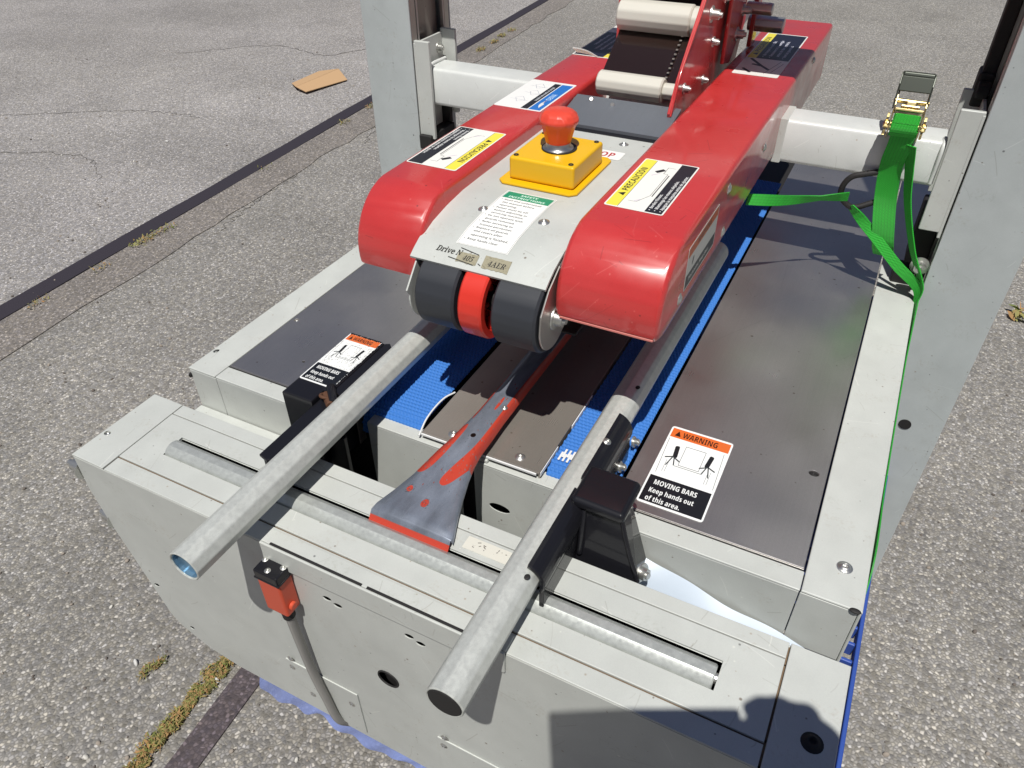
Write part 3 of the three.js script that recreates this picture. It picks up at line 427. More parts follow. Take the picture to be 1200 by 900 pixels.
{ // limit switch with its conduit on the front
  const sw = part('limit_switch', box(-0.4585, -0.4285, -0.087, -0.0325, bz1 + 0.0003, bz1 + 0.021, 0.003), M.orange, sealer, 'orange limit switch with a black head');
  part('switch_head', [box(-0.4592, -0.4278, -0.0323, -0.02, bz1 + 0.0005, bz1 + 0.0218, 0.002), box(-0.46, -0.427, -0.0335, -0.031, bz1 + 0.0005, bz1 + 0.0225, 0.001)], M.black, sw);
  part('screw', buttonScrew(V(-0.4555, -0.02, bz1 + 0.006), Y, 0.0026), M.bolt, sw); part('screw', buttonScrew(V(-0.4315, -0.02, bz1 + 0.006), Y, 0.0026), M.bolt, sw); part('screw', buttonScrew(V(-0.4435, -0.02, bz1 + 0.016), Y, 0.0026), M.bolt, sw);
  part('push_button', rod(V(-0.429, -0.074, bz1 + 0.012), V(-0.4245, -0.074, bz1 + 0.012), 0.005, 16), M.orange, sw);
  part('gland', rod(V(-0.4385, -0.087, bz1 + 0.0125), V(-0.438, -0.1, bz1 + 0.012), 0.007, 20), M.dark, sw);
  const pts = [V(-0.438, -0.098, bz1 + 0.012), V(-0.4365, -0.15, bz1 + 0.011), V(-0.434, -0.215, bz1 + 0.009), V(-0.427, -0.265, bz1 + 0.008), V(-0.419, -0.32, bz1 + 0.005), V(-0.414, -0.342, bz1 - 0.006)];
  const c = new THREE.CatmullRomCurve3(pts), g = new THREE.TubeGeometry(c, 260, 0.0054, 14), p = g.attributes.position;
  for (let i = 0; i <= 260; i++) { const q = c.getPointAt(i / 260), k = i % 2 ? 1 : 0.86; for (let j = 0; j <= 14; j++) { const n = i * 15 + j; p.setXYZ(n, q.x + (p.getX(n) - q.x) * k, q.y + (p.getY(n) - q.y) * k, q.z + (p.getZ(n) - q.z) * k); } }
  g.computeVertexNormals(); part('conduit', g, M.conduit, sw);
}
{ // table: side frames, front rails, bed plates, centre bed, belts
  const zf = -0.507, zb = -1.75;
  for (const [a, b, s] of [[-0.751, -0.7045, -1], [0.0435, 0.099, 1]]) {
    const out = s < 0 ? a : b;
    const fr = part('side_frame', [slabXZ([[a, zf], [b, zf], [b, zb], [a, zb]], -0.0025, 0.0005, 0.0012, [oval(s < 0 ? -0.745 : 0.0765, s < 0 ? -0.552 : -0.5535, 0.0035, 0.0045, 14)]), box(Math.min(out, out - s * 0.003), Math.max(out, out - s * 0.003), -0.335, -0.003, zb, zf - 0.0005)], M.paint, sealer);
    if (s > 0) { part('screw', buttonScrew(V(0.0765, 0.0005, -0.5535), Y, 0.006), M.bolt, fr); part('corner_hole', new THREE.SphereGeometry(0.0045, 14, 10).scale(1.2, 0.35, 0.7).translate(0.0925, 0.0, zf + 0.0005), M.dark, fr); }
    else part('corner_hole', [new THREE.SphereGeometry(0.004, 14, 10).scale(0.5, 1, 0.9).translate(-0.7505, -0.012, zf + 0.0005)], M.dark, fr);
  }
  const face = (a, b) => [box(a, b, -0.0025, 0.0003, -0.5315, zf, 0.0012), box(a + 0.0005, b - 0.0005, -0.082, -0.0028, zf - 0.003, zf - 0.0002, 0.0008), box(a + 0.0005, b - 0.0005, -0.082, -0.0795, -0.53, zf - 0.0032, 0.0008)];
  part('front_rail', [...face(-0.7035, -0.535), box(-0.7505, -0.704, -0.082, -0.003, zf - 0.003, zf - 0.0002, 0.0008)], M.paint, sealer);
  part('front_rail', [...face(-0.14, 0.0425), box(0.043, 0.0955, -0.082, -0.003, zf - 0.003, zf - 0.0002, 0.0008)], M.paint, sealer);
  // lower front closing panel and connecting shelf behind the infeed box
  part('connecting_shelf', box(-0.7505, -0.56, -0.067, -0.064, -0.506, bz0 - 0.0005), M.paint, sealer);
  part('hex_bolt', hexBolt(V(-0.607, -0.064, -0.475), Y, 0.0075, 0.009), M.bolt, sealer);
  part('inner_floor', [box(-0.56, -0.1, -0.17, -0.167, -1.05, -0.447), box(-0.56, -0.1, -0.04, -0.037, -1.75, -1.05)], M.dark, sealer);
  part('cross_liner', box(-0.47, -0.175, -0.16, -0.015, -0.545, -0.542), M.dark, sealer);
  part('belt_housing', [box(-0.545, -0.4795, -0.165, -0.03, -0.552, -0.549), box(-0.546, -0.543, -0.165, -0.004, -0.9, -0.508)], M.dark, sealer);
  part('lower_panel', box(-0.7505, 0.0955, -0.334, -0.21, zf - 0.003, zf - 0.0003), M.paint, sealer);
  for (const [a, b] of [[-0.7025, -0.5], [-0.1575, 0.0415]]) {
    const pl = part('bed_plate', slabXZ([[a, -0.5345], [b, -0.5345], [b, zb], [a, zb]], -0.0022, 0.0006, 0.0007, a < -0.3 ? [oval(-0.6945, -0.66, 0.004, 0.0035, 14), oval(-0.62, -0.585, 0.002, 0.0018, 10)] : [oval(0.0275, -0.6725, 0.0055, 0.0045, 16)]), M.plate, sealer);
    part('plate_edge', box(a, b, -0.003, 0.0002, -0.5342, -0.5332, 0.0004), M.edge, pl);
    part('skirt', box(a < -0.3 ? b - 0.002 : a, a < -0.3 ? b : a + 0.002, -0.06, -0.0024, zb, -0.536), M.bed, pl);
    if (a > -0.3) { part('screw', buttonScrew(V(0.0275, -0.002, -0.6725), Y, 0.004), M.dark, pl); sticker('warning_label', V(-0.1, 0.0009, -0.613), X, nZ, 0.073, 0.133, txWarn, pl, 'white orange and black warning label about moving bars', 0.004); }
    else part('screw', buttonScrew(V(-0.6945, -0.002, -0.66), Y, 0.003), M.bolt, pl);
  }
  part('under_tray', [box(-0.702, -0.52, -0.02, -0.018, zb, -0.54), box(-0.16, 0.04, -0.02, -0.018, zb, -0.54)], M.dark, sealer);
  // centre bed
  const cb = [[-0.4015, -0.331], [-0.3285, -0.2465]];
  for (const [a, b] of cb) {
    const pl = part('centre_plate', slabXZ([[a, -0.5365], [b, -0.5365], [b, -1.7], [a, -1.7]], -0.002, 0.0006, 0.0006), M.bed, sealer);
    part('plate_edge', box(a, b - 0.003, -0.0032, -0.0002, -0.5362, -0.5342, 0.0005), M.lacing, pl);
    part('screw', buttonScrew(V(a < -0.35 ? -0.3655 : -0.277, 0.0006, -0.55), Y, 0.005), M.bolt, pl);
    part('skirt', box(a < -0.35 ? a : b - 0.002, a < -0.35 ? a + 0.002 : b, -0.07, -0.0022, -1.7, -0.538), M.bed, pl);
  }
  part('belt_lip', [tube([V(-0.404, -0.004, -0.533), V(-0.4085, 0.002, -0.56), V(-0.4085, 0.003, -0.6), V(-0.4035, 0.001, -0.618)], 0.0012, 30, 6), box(-0.2455, -0.2445, -0.004, 0.0016, -0.585, -0.5365, 0.0004), box(-0.2455, -0.2442, -0.004, 0.0016, -0.69, -0.625, 0.0004)], M.lacing, sealer);
  // cross members in front of the centre bed
  const cross = (a, b, hole) => [box(a, b, -0.012, -0.0095, -0.5515, -0.5305, 0.001), slabXY([[a, -0.14], [b, -0.14], [b, -0.0125], [a, -0.0125]], -0.532, -0.5308, 0.0003, hole)];
  part('cross_member', cross(-0.479, -0.347, []), M.paint, sealer); part('cross_member', cross(-0.3285, -0.172, [oval(-0.2955, -0.076, 0.014, 0.0065, 20)]), M.paint, sealer);
  part('lug', [box(-0.326, -0.3105, -0.0095, -0.004, -0.549, -0.532, 0.002)], M.paint, sealer);
  // woven drive belts with a running nose at the front
  const beltGeo = (x0, w, zEnd) => {
    const R = 0.03, yTop = -0.0015, zN = -0.568, path = [], ds = 0.00085;
    for (let a = 1.75; a > 0; a -= ds / R) path.push([yTop - R + R * Math.cos(a), zN + R * Math.sin(a), Math.cos(a), Math.sin(a)]);
    for (let z = zN; z > zEnd; z -= ds) path.push([yTop, z, 1, 0]);
    const m = 60, pos = [], idx = [], row = 0.0058, colp = 0.005;
    path.forEach(([y, z, ny, nz], i) => { const s = i * ds; for (let j = 0; j <= m; j++) { const x = x0 + w * j / m, r = Math.floor(s / row), h = 0.0026 * Math.abs(Math.sin(Math.PI * s / row)) * (0.62 + 0.38 * Math.cos(2 * Math.PI * ((x - x0) / colp + 0.5 * (r % 2)))) - (j === 0 || j === m ? 0.0012 : 0) + 0.00025 * (rnd() - 0.5); pos.push(x, y + ny * h, z + nz * h); } });
    for (let i = 0; i + 1 < path.length; i++) for (let j = 0; j < m; j++) { const p = i * (m + 1) + j, q = p + m + 1; idx.push(p, p + 1, q, p + 1, q + 1, q); }
    const g = new THREE.BufferGeometry(); g.setAttribute('position', new THREE.Float32BufferAttribute(pos, 3)); g.setIndex(idx); g.computeVertexNormals(); return boxUV(g);
  };
  for (const [x0, w, ze, s] of [[-0.4935, 0.084, -0.95, 0], [-0.2435, 0.0815, -1.45, 1]]) {
    const b = part('drive_belt', beltGeo(x0, w, ze), M.belt, sealer);
    if (s) { const q = []; for (let i = 0; i < 7; i++) { const x = x0 + 0.006 + i * 0.0052; q.push(box(x, x + 0.0026, 0.0006, 0.0016, -0.5795 + 0.0018 * (i % 2), -0.5655, 0.0005), box(x + 0.0026, x + 0.0052, 0.0006, 0.0016, -0.5855, -0.5715 - 0.0018 * (i % 2), 0.0005)); } part('belt_lacing', q, M.lacing, b); }
    else part('pulley', rod(V(x0 + 0.002, -0.0325, -0.568), V(x0 + w - 0.002, -0.0325, -0.568), 0.029, 32), M.dark, b);
    if (s) part('pulley', rod(V(x0 + 0.002, -0.0325, -0.568), V(x0 + w - 0.002, -0.0325, -0.568), 0.029, 32), M.dark, b);
  }
}
{ // scraped guide tongue in the middle
  const prof = [ // z, left x, right x, y
    [-0.4035, -0.3775, -0.281, 0.0125], [-0.41, -0.376, -0.283, 0.0148], [-0.435, -0.369, -0.293, 0.0155], [-0.46, -0.362, -0.301, 0.018], [-0.482, -0.358, -0.307, 0.021], [-0.503, -0.354, -0.311, 0.024], [-0.52, -0.35, -0.3125, 0.0255], [-0.545, -0.3475, -0.3125, 0.0265], [-0.575, -0.3445, -0.3135, 0.027], [-0.65, -0.3435, -0.314, 0.027], [-0.9, -0.3435, -0.314, 0.027]];
  const at = (z) => { let i = 0; while (i < prof.length - 2 && z < prof[i + 1][0]) i++; const a = prof[i], b = prof[i + 1], t = Math.max(0, Math.min(1, (z - a[0]) / (b[0] - a[0]))); return a.map((v, k) => v + (b[k] - v) * t); };
  const N = 90, pos = [], uv = [], idx = [], zz = Array.from({ length: N + 1 }, (_, i) => -0.4035 - 0.4965 * Math.pow(i / N, 1.35));
  const U = (x) => (x + 0.4) / 0.14, W = (z) => (z + 0.72) / 0.345;
  // front lip folds down, then the sheet with both long sides folded
  const rows = [[-0.3945, 0.0012, 0], [-0.3975, 0.0048, 0], [-0.4, 0.0085, 0], [-0.402, 0.0114, 0]].map(([z, y]) => { const a = prof[0]; return [[a[1], y, z], ...Array.from({ length: 7 }, (_, k) => [a[1] + (a[2] - a[1]) * (k + 0.001) / 6.002, y, z]), [a[2], y, z]]; });
  for (const z of zz) { const [, l, r, y] = at(z), d = Math.min(0.012, y * 0.7); rows.push([[l - 0.0012, y - d, z], ...Array.from({ length: 7 }, (_, k) => [l + (r - l) * k / 6, y + (k === 0 || k === 6 ? -0.0012 : 0), z]), [r + 0.0014, y - d, z]]); }
  rows.forEach((r) => r.forEach(([x, y, z]) => { pos.push(x, y, z); uv.push(U(x), W(z)); }));
  for (let i = 0; i + 1 < rows.length; i++) for (let j = 0; j < 8; j++) { const p = i * 9 + j; idx.push(p, p + 1, p + 9, p + 1, p + 10, p + 9); }
  const g = new THREE.BufferGeometry(); g.setAttribute('position', new THREE.Float32BufferAttribute(pos, 3)); g.setAttribute('uv', new THREE.Float32BufferAttribute(uv, 2)); g.setIndex(idx); g.computeVertexNormals();
  const draw = (metal) => canvas(512, 1024, (c, w, h) => {
    let q = 77; const rnd = () => { q = (q * 16807) % 2147483647; return q / 2147483647; };
    const x = (v) => U(v) * w, y = (z) => (1 - W(z)) * h;
    if (metal) { c.fillStyle = '#00ffff'; c.fillRect(0, 0, w, h); } else { const im = c.createImageData(w, h); for (let i = 0; i < w * h; i++) { const k = (Math.floor(i / w) >> 1) * 512 + (i % w), v = 0.85 + 0.5 * (noiseC[k] - 0.5) + 0.12 * (rnd() - 0.5); im.data.set([cl(150 * v), cl(158 * v), cl(172 * v), 255], i * 4); } c.putImageData(im, 0, 0); for (let i = 0; i < 90; i++) { c.strokeStyle = 'rgba(190,195,200,.25)'; c.lineWidth = 1; const a = rnd() * w, b = rnd() * h; c.beginPath(); c.moveTo(a, b); c.lineTo(a + (rnd() - 0.5) * 20, b + rnd() * 90); c.stroke(); } }
    const red = (p) => { c.fillStyle = metal ? '#00a000' : '#b8402f'; c.beginPath(); p.forEach(([a, b], i) => i ? c.lineTo(x(a), y(b)) : c.moveTo(x(a), y(b))); c.closePath(); c.fill(); };
    red([[-0.4, -0.3992], [-0.26, -0.3992], [-0.26, -0.38], [-0.4, -0.38]]);
    const blob = (pts) => { c.fillStyle = metal ? '#00a000' : '#b8402f'; c.beginPath(); const n = pts.length; for (let i = 0; i < n; i++) { const [a, b] = pts[i], [a2, b2] = pts[(i + 1) % n]; const mx = (x(a) + x(a2)) / 2, my = (y(b) + y(b2)) / 2; i ? c.quadraticCurveTo(x(a), y(b), mx, my) : c.moveTo((x(pts[n - 1][0]) + x(a)) / 2, (y(pts[n - 1][1]) + y(b)) / 2), i || c.quadraticCurveTo(x(a), y(b), mx, my); } c.closePath(); c.fill(); };
    blob([[-0.366, -0.468], [-0.357, -0.463], [-0.349, -0.474], [-0.343, -0.506], [-0.341, -0.545], [-0.345, -0.552], [-0.352, -0.53], [-0.362, -0.495]]);
    blob([[-0.332, -0.462], [-0.324, -0.457], [-0.317, -0.466], [-0.307, -0.492], [-0.302, -0.51], [-0.305, -0.57], [-0.303, -0.62], [-0.303, -0.74], [-0.3165, -0.74], [-0.3185, -0.62], [-0.3175, -0.545], [-0.319, -0.515], [-0.3275, -0.485]]);
    for (let i = 0; i < 2; i++) { c.fillStyle = metal ? '#00a000' : '#b8402f'; c.beginPath(); c.ellipse(x(i ? -0.329 : -0.3545), y(i ? -0.4305 : -0.441), i ? 15 : 12, i ? 17 : 13, 0, 0, 7); c.fill(); }
    for (let i = 0; i < 60; i++) { c.fillStyle = metal ? '#00ffff' : '#5a5c62'; const a = i % 2 ? -0.329 : -0.3545, b = i % 2 ? -0.4305 : -0.441; c.globalAlpha = 0.8; c.fillRect(x(a) + (rnd() - 0.5) * 34, y(b) + (rnd() - 0.5) * 36, 2 + rnd() * 4, 1 + rnd() * 3); c.globalAlpha = 1; }
    blob([[-0.3455, -0.56], [-0.3425, -0.56], [-0.342, -0.66], [-0.345, -0.66]]); blob([[-0.3295, -0.585], [-0.326, -0.583], [-0.3255, -0.607], [-0.329, -0.612]]);
    for (let i = 0; i < 420; i++) { const a = -0.375 + 0.085 * rnd(), b = -0.45 - 0.2 * rnd(), r = 0.5 + rnd() * rnd() * 4.5; c.fillStyle = i % 5 ? (metal ? '#00ffff' : '#6f757e') : (metal ? '#00a000' : '#a8402f'); c.globalAlpha = 0.75; c.beginPath(); c.ellipse(x(a), y(b), r * 0.7, r * 1.5, rnd() * 0.8, 0, 7); c.fill(); } c.globalAlpha = 1;
    if (!metal) { c.fillStyle = '#1e1310'; c.beginPath(); c.ellipse(x(-0.329), y(-0.535), 11, 10, 0, 0, 7); c.fill(); }
  });
  const tc = tex(draw(false)), tm = tex(draw(true), false);
  M.tongue = PHY({ map: tc, metalnessMap: tm, metalness: 0.4, roughness: 0.36, clearcoat: 0.15 });
  const tg = part('guide_tongue', g, M.tongue, sealer, 'red guide tongue scraped to bare steel with a flared front lip');
  part('screw', buttonScrew(V(-0.3185, 0.0272, -0.592), Y, 0.003), M.bolt, tg);
}
{ // two galvanised guide bars with their black brackets
  const yb = 0.039, R = 0.0176;
  const L = part('guide_bar', pipe(V(-0.474, yb, -0.246), V(-0.474, yb, -1.02), R, 0.0022, 40), M.zinc, sealer);
  part('end_disc', rod(V(-0.474, yb, -0.2515), V(-0.474, yb, -0.254), R - 0.0026, 32), M.blueZinc, L, 'blue grey plug set just inside the open end');
  part('bar_lining', pipe(V(-0.474, yb, -0.2475), V(-0.474, yb, -0.4), R - 0.0024, 0.0006, 32), M.blueZinc, L);
  const Rr = part('guide_bar', pipe(V(-0.1895, yb, -0.2415), V(-0.1895, yb, -1.055), R, 0.0022, 40), M.zinc, sealer);
  part('end_cap', rod(V(-0.1895, yb, -0.241), V(-0.1895, yb, -0.252), R - 0.0016, 32), M.dark, Rr, 'black plug in the open end of the right bar');
  part('bar_hole', new THREE.SphereGeometry(0.0028, 14, 10).scale(1, 0.35, 1.2).translate(-0.179, yb + 0.0155, -0.368), M.dark, Rr); part('bar_hole', new THREE.SphereGeometry(0.0028, 14, 10).scale(1, 0.35, 1.2).translate(-0.181, yb + 0.0163, -0.664), M.dark, Rr);
  // left: angle iron along the bar and a folded box bracket
  const lb = part('bar_bracket', [slabXZ([[-0.513, -0.392], [-0.4995, -0.388], [-0.4885, -0.394], [-0.4885, -0.606], [-0.497, -0.618], [-0.513, -0.6]], 0.0365, 0.0415, 0.0015), box(-0.513, -0.508, 0.008, 0.036, -0.6, -0.395, 0.0015)], M.black, sealer, 'black angle bracket on the left bar');
  part('bracket_box', slabXZ([[-0.557, -0.482], [-0.5135, -0.482], [-0.5135, -0.505], [-0.503, -0.507], [-0.503, -0.616], [-0.556, -0.618]], -0.06, 0.0475, 0.002), M.black, lb);
  part('bracket_foot', box(-0.5125, -0.486, -0.13, -0.01, -0.5, -0.492, 0.002), M.black, lb);
  part('bracket_tab', [slabXZ([[-0.5025, -0.507], [-0.489, -0.506], [-0.489, -0.611], [-0.497, -0.619], [-0.5025, -0.616]], 0.0418, 0.0475, 0.0015), rod(V(-0.508, 0.0505, -0.512), V(-0.489, 0.047, -0.492), 0.0055, 14)], M.black, lb);
  M.rust = STD({ color: lin(0.12, 0.055, 0.03), roughness: 0.8, metalness: 0.3 });
  part('bracket_pin', [rod(V(-0.508, 0.046, -0.502), V(-0.491, 0.0455, -0.488), 0.005, 12), new THREE.TorusGeometry(0.006, 0.0022, 8, 18).rotateX(1.2).translate(-0.504, 0.048, -0.497)], M.rust, lb);
  sticker('warning_label', V(-0.5305, 0.0478, -0.5635), X, nZ, 0.05, 0.105, txWarnWorn, lb, 'worn orange white and black warning label');
  // right: shell strip over the bar, and a welded box that reaches down to the table
  const arcS = (r, a0, a1) => arc(0, 0, r, a0, a1, 10);
  const shell = (z0, z1) => { const o = arcS(R + 0.0045, 1.35, -0.5), i = arcS(R + 0.0003, -0.5, 1.35); return slabXY([...o, ...i].map(([x, y]) => [x - 0.187, y + yb]), z0, z1, 0.0012); };
  const rb = part('bar_bracket', [shell(-0.482, -0.375), shell(-0.607, -0.498), box(-0.1715, -0.1665, -0.01, 0.03, -0.606, -0.377, 0.0012)], M.black, sealer, 'black welded bracket on the right bar');
  const blk = new THREE.BufferGeometry(), q = [[-0.182, 0.061, -0.512], [-0.134, 0.058, -0.504], [-0.126, 0.054, -0.468], [-0.178, 0.059, -0.47], [-0.176, -0.03, -0.505], [-0.106, -0.03, -0.502], [-0.1, -0.01, -0.453], [-0.17, -0.024, -0.452]];
  { const f = [[3, 2, 1, 0], [7, 6, 2, 3], [6, 5, 1, 2], [5, 4, 0, 1], [4, 7, 3, 0], [4, 5, 6, 7]], pos = []; for (const [a, b, c, d] of f) for (const k of [a, b, c, a, c, d]) pos.push(...q[k]); blk.setAttribute('position', new THREE.Float32BufferAttribute(pos, 3)); blk.computeVertexNormals(); boxUV(blk); }
  part('bracket_box', blk, M.black, rb);
  part('bracket_plate', [box(-0.184, -0.128, 0.051, 0.064, -0.516, -0.463, 0.0055).rotateZ(-0.035).translate(0.002, -0.0055, 0)], M.black, rb);
  part('weld_bead', tube([V(-0.166, 0.05, -0.468), V(-0.164, 0.03, -0.46), V(-0.163, 0.0, -0.455)], 0.003, 20, 8), M.black, rb); part('weld_bead', tube([V(-0.127, 0.052, -0.468), V(-0.114, 0.02, -0.46), V(-0.1005, -0.008, -0.4535)], 0.0025, 20, 8), M.black, rb);
  part('hex_bolt', hexBolt(V(-0.102, -0.014, -0.47), V(0.9, 0.2, 0.3), 0.007, 0.006), M.bolt, rb);
  for (const z of [-0.545, -0.575, -0.62]) part('hex_bolt', hexBolt(V(-0.1665, 0.012, z), V(1, 0.25, 0), 0.0045, 0.005), M.bolt, rb);
  part('screw', buttonScrew(V(-0.178, yb + R + 0.003, -0.558), V(0.4, 1, 0), 0.0035), M.bolt, rb);
}
{ // masts, carriages and cross beams
  const mast = (xi, xo, lab) => {
    const s = Math.sign(xo - xi), a = Math.min(xi, xo), b = Math.max(xi, xo), f = (u, v) => [Math.min(u, v), Math.max(u, v)];
    const zf = -1.11, zb = -1.235, y0 = GROUND + 0.004, y1 = 1.15;
    const m = part('mast', box(a, b, y0, y1, zf - 0.004, zf, 0.0016), M.mast, sealer, lab);
    part('mast_web', box(...f(xo, xo - s * 0.004), y0, y1, zb, zf - 0.0045), M.mast, m);
    part('mast_flange', box(a, b, y0, y1, zb - 0.0045, zb - 0.0005), M.mast, m);
    part('mast_lip', [box(...f(xi, xi + s * 0.003), y0, y1, zf - 0.02, zf - 0.0045), box(...f(xi, xi + s * 0.003), y0, y1, zb + 0.0002, zb + 0.016)], M.edge, m);
    part('mast_guide', [box(...f(xi - s * 0.001, xi + s * 0.006), y0, y1, zf - 0.0255, zf - 0.0215, 0.001), box(...f(xi - s * 0.001, xi + s * 0.006), y0, y1, zb + 0.018, zb + 0.0215, 0.001)], M.steel, m);
    part('mast_channel', box(...f(xi + s * 0.012, xi + s * 0.03), y0, y1, zb + 0.022, zf - 0.026, 0.002), M.bed, m);
    return m;
  };
  const ml = mast(-0.759, -0.856, 'grey steel mast on the left'), mr = mast(0.1025, 0.206, 'grey steel mast on the right');
  part('mast_hole', new THREE.CylinderGeometry(0.0095, 0.0095, 0.0016, 28).rotateX(Math.PI / 2).translate(0.152, -0.226, -1.1093), M.dark, mr);
  part('carriage_box', [box(-0.757, -0.732, 0.09, 0.115, -1.19, -1.105, 0.002), box(-0.757, -0.735, 0.115, 0.16, -1.19, -1.182, 0.002)], M.dark, ml);
  part('cable_chain', [box(0.085, 0.1015, 0.262, 1.1, -1.232, -1.2, 0.003), box(0.082, 0.102, 0.255, 0.3, -1.236, -1.196, 0.004), rod(V(0.085, 0.28, -1.19), V(0.1, 0.28, -1.19), 0.011, 18)], M.dark, mr);
  part('carriage_box', [box(0.07, 0.1, 0.03, 0.12, -1.215, -1.16, 0.003), box(0.06, 0.1, -0.002, 0.02, -1.19, -1.15, 0.002)], M.dark, mr);
  part('hex_bolt', hexBolt(V(0.09, 0.05, -1.12), Z, 0.009), M.bolt, mr);
  const beam = part('cross_beam', (() => { const r = 0.0065, s = [], c = (y, z, a) => { for (let i = 0; i <= 5; i++) { const t = a + i / 5 * Math.PI / 2; s.push([z + r * Math.cos(t), y + r * Math.sin(t)]); } }; const y0 = 0.165, y1 = 0.227, z0 = -1.186, z1 = -1.125; c(y1 - r, z1 - r, 0); c(y1 - r, z0 + r, Math.PI / 2); c(y0 + r, z0 + r, Math.PI); c(y0 + r, z1 - r, Math.PI * 1.5); const g = slabYZ(s, -0.744, 0.068, 0); return toCreasedNormals(g, 0.6); })(), M.beam, sealer, 'white square tube crossing behind the red covers');
  for (const s of [-1, 1]) { // U-shaped carriage plates
    const xi = s < 0 ? -0.7575 : 0.1005, f = (u, v) => [Math.min(u, v), Math.max(u, v)], up = s < 0 ? 0.272 : 0.275, lo = 0.1;
    part('carriage_bracket', [box(...f(xi, xi - s * 0.004), lo, up - 0.004, -1.205, -1.112, 0.001), box(...f(xi - s * 0.0005, xi - s * 0.03), lo + 0.008, up, -1.1195, -1.1125, 0.0015), box(...f(xi - s * 0.0005, xi - s * 0.03), lo + 0.03, up + 0.002, -1.205, -1.198, 0.0015)], M.paint, beam);
    part('hex_bolt', hexBolt(V(xi - s * 0.004, 0.245, -1.185), V(-s, 0, 0), 0.006), M.bolt, beam);
  }
  part('weld_seam', tube([V(-0.742, 0.17, -1.1245), V(-0.7425, 0.222, -1.1245), V(-0.742, 0.2285, -1.14), V(-0.742, 0.2285, -1.186)], 0.003, 24, 8), M.beam, beam); part('weld_seam', tube([V(0.066, 0.17, -1.1245), V(0.0665, 0.222, -1.1245), V(0.066, 0.2285, -1.14)], 0.003, 24, 8), M.beam, beam);
  part('beam_collar', slabYZ([[-1.1244, 0.1645], [-1.1244, 0.2276], [-1.1866, 0.2276], [-1.1866, 0.1645]], -0.15, -0.1355, 0.002), M.paint, beam);
  part('upper_beam', box(-0.757, 0.1005, 0.41, 0.47, -1.265, -1.125, 0.008), M.beam, sealer, 'upper beam joining the masts');
}
{ // tape head: two red belt covers, grey hood, rollers, emergency stop
  const cover = (x0, x1, lab, up = 0) => {
    const yT = 0.2655, P = [[-1.545, yT], ...arc(-0.65, yT - 0.068, 0.068, Math.PI / 2, -0.2, 18), [-0.589, 0.177 + up], [-0.604, 0.1725 + up], [-1.1, 0.1725 + up], [-1.545, 0.171 + up]];
    const g = slabYZ(P, x0, x1, 0.0065, 5); return part('belt_cover', toCreasedNormals(g, 0.5), M.red, sealer, lab);
  };
  const CR = cover(-0.2545, -0.146, 'red belt cover on the right'), CL = cover(-0.4965, -0.413, 'red belt cover on the left', 0.007), t = 0.2659;
  sticker('caution_label', V(-0.212, t, -0.743), nZ, nX, 0.134, 0.063, txPrecaution, CR);
  sticker('caution_label', V(-0.4565, t, -0.746), Z, X, 0.126, 0.066, txPrecaution, CL);
  sticker('caution_label', V(-0.204, t, -1.305), nZ, nX, 0.255, 0.067, txBack, CR);
  sticker('caution_label', V(-0.4585, t, -1.29), Z, X, 0.24, 0.068, txBack, CL);
  sticker('notice_label', V(-0.4565, t, -0.963), Z, nX, 0.124, 0.07, txBlue, CL, 'white and blue notice label');
  sticker('side_label', V(-0.1457, 0.219, -0.72), nZ, Y, 0.115, 0.05, txSide, CR);
  for (const [y, z] of [[0.245, -0.817], [0.192, -0.652], [0.188, -0.825], [0.249, -1.36], [0.222, -1.02]]) part('screw', buttonScrew(V(-0.146, y, z), X, 0.005), M.bolt, CR);
  part('bottom_rim', [box(-0.249, -0.15, 0.1795, 0.1825, -0.5865, -0.5835, 0.001)], M.redWorn, CR); part('bottom_rim', [box(-0.492, -0.418, 0.1865, 0.1895, -0.5865, -0.5835, 0.001)], M.redWorn, CL);
  // hood: bent sheet
  const prof = [[-0.905, 0.2475], [-0.72, 0.2475], [-0.68, 0.247], [-0.645, 0.2435], [-0.615, 0.238], [-0.59, 0.2295], [-0.578, 0.223], [-0.57, 0.2175]];
  const hx0 = -0.4155, hx1 = -0.2585;
  const hood = part('hood', (() => { const s = [], n = prof.length; for (const [z, y] of prof) s.push([z, y]); for (let i = n - 1; i >= 0; i--) s.push([prof[i][0] - 0.001, prof[i][1] - 0.0025]); return toCreasedNormals(slabYZ(s, hx0, hx1, 0), 0.5); })(), M.paint, sealer, 'grey hood curved over the front roller');
  const yAt = (z) => { for (let i = 0; i + 1 < prof.length; i++) if (z >= prof[i][0] && z <= prof[i + 1][0]) { const u = (z - prof[i][0]) / (prof[i + 1][0] - prof[i][0]); return prof[i][1] + u * (prof[i + 1][1] - prof[i][1]); } return prof[0][1]; };
  const bent = (x0, x1, z0, z1, lift, skew = 0) => { const g = new THREE.PlaneGeometry(1, 1, 1, 24), p = g.attributes.position; for (let i = 0; i < p.count; i++) { const z = z0 + (z1 - z0) * (0.5 - p.getY(i)); p.setXYZ(i, x0 + (x1 - x0) * (p.getX(i) + 0.5) + skew * (0.5 - p.getY(i)), yAt(z) + lift, z); } g.computeVertexNormals(); return g; };
  part('safety_label', bent(-0.3655, -0.3055, -0.7, -0.594, 0.0005, -0.007), label(txSafety, 0.55), hood, 'white safety instructions label with a green heading');
  part('marker_tape', bent(-0.394, -0.3, -0.592, -0.5735, 0.0006), PHY({ map: txMarker, alphaMap: txMarkerMask, transparent: true, roughness: 0.6 }), hood, 'marker scribble over scraps of old tape');
  sticker('stop_label', V(-0.309, 0.2479, -0.845), X, nZ, 0.05, 0.025, txStop, hood);
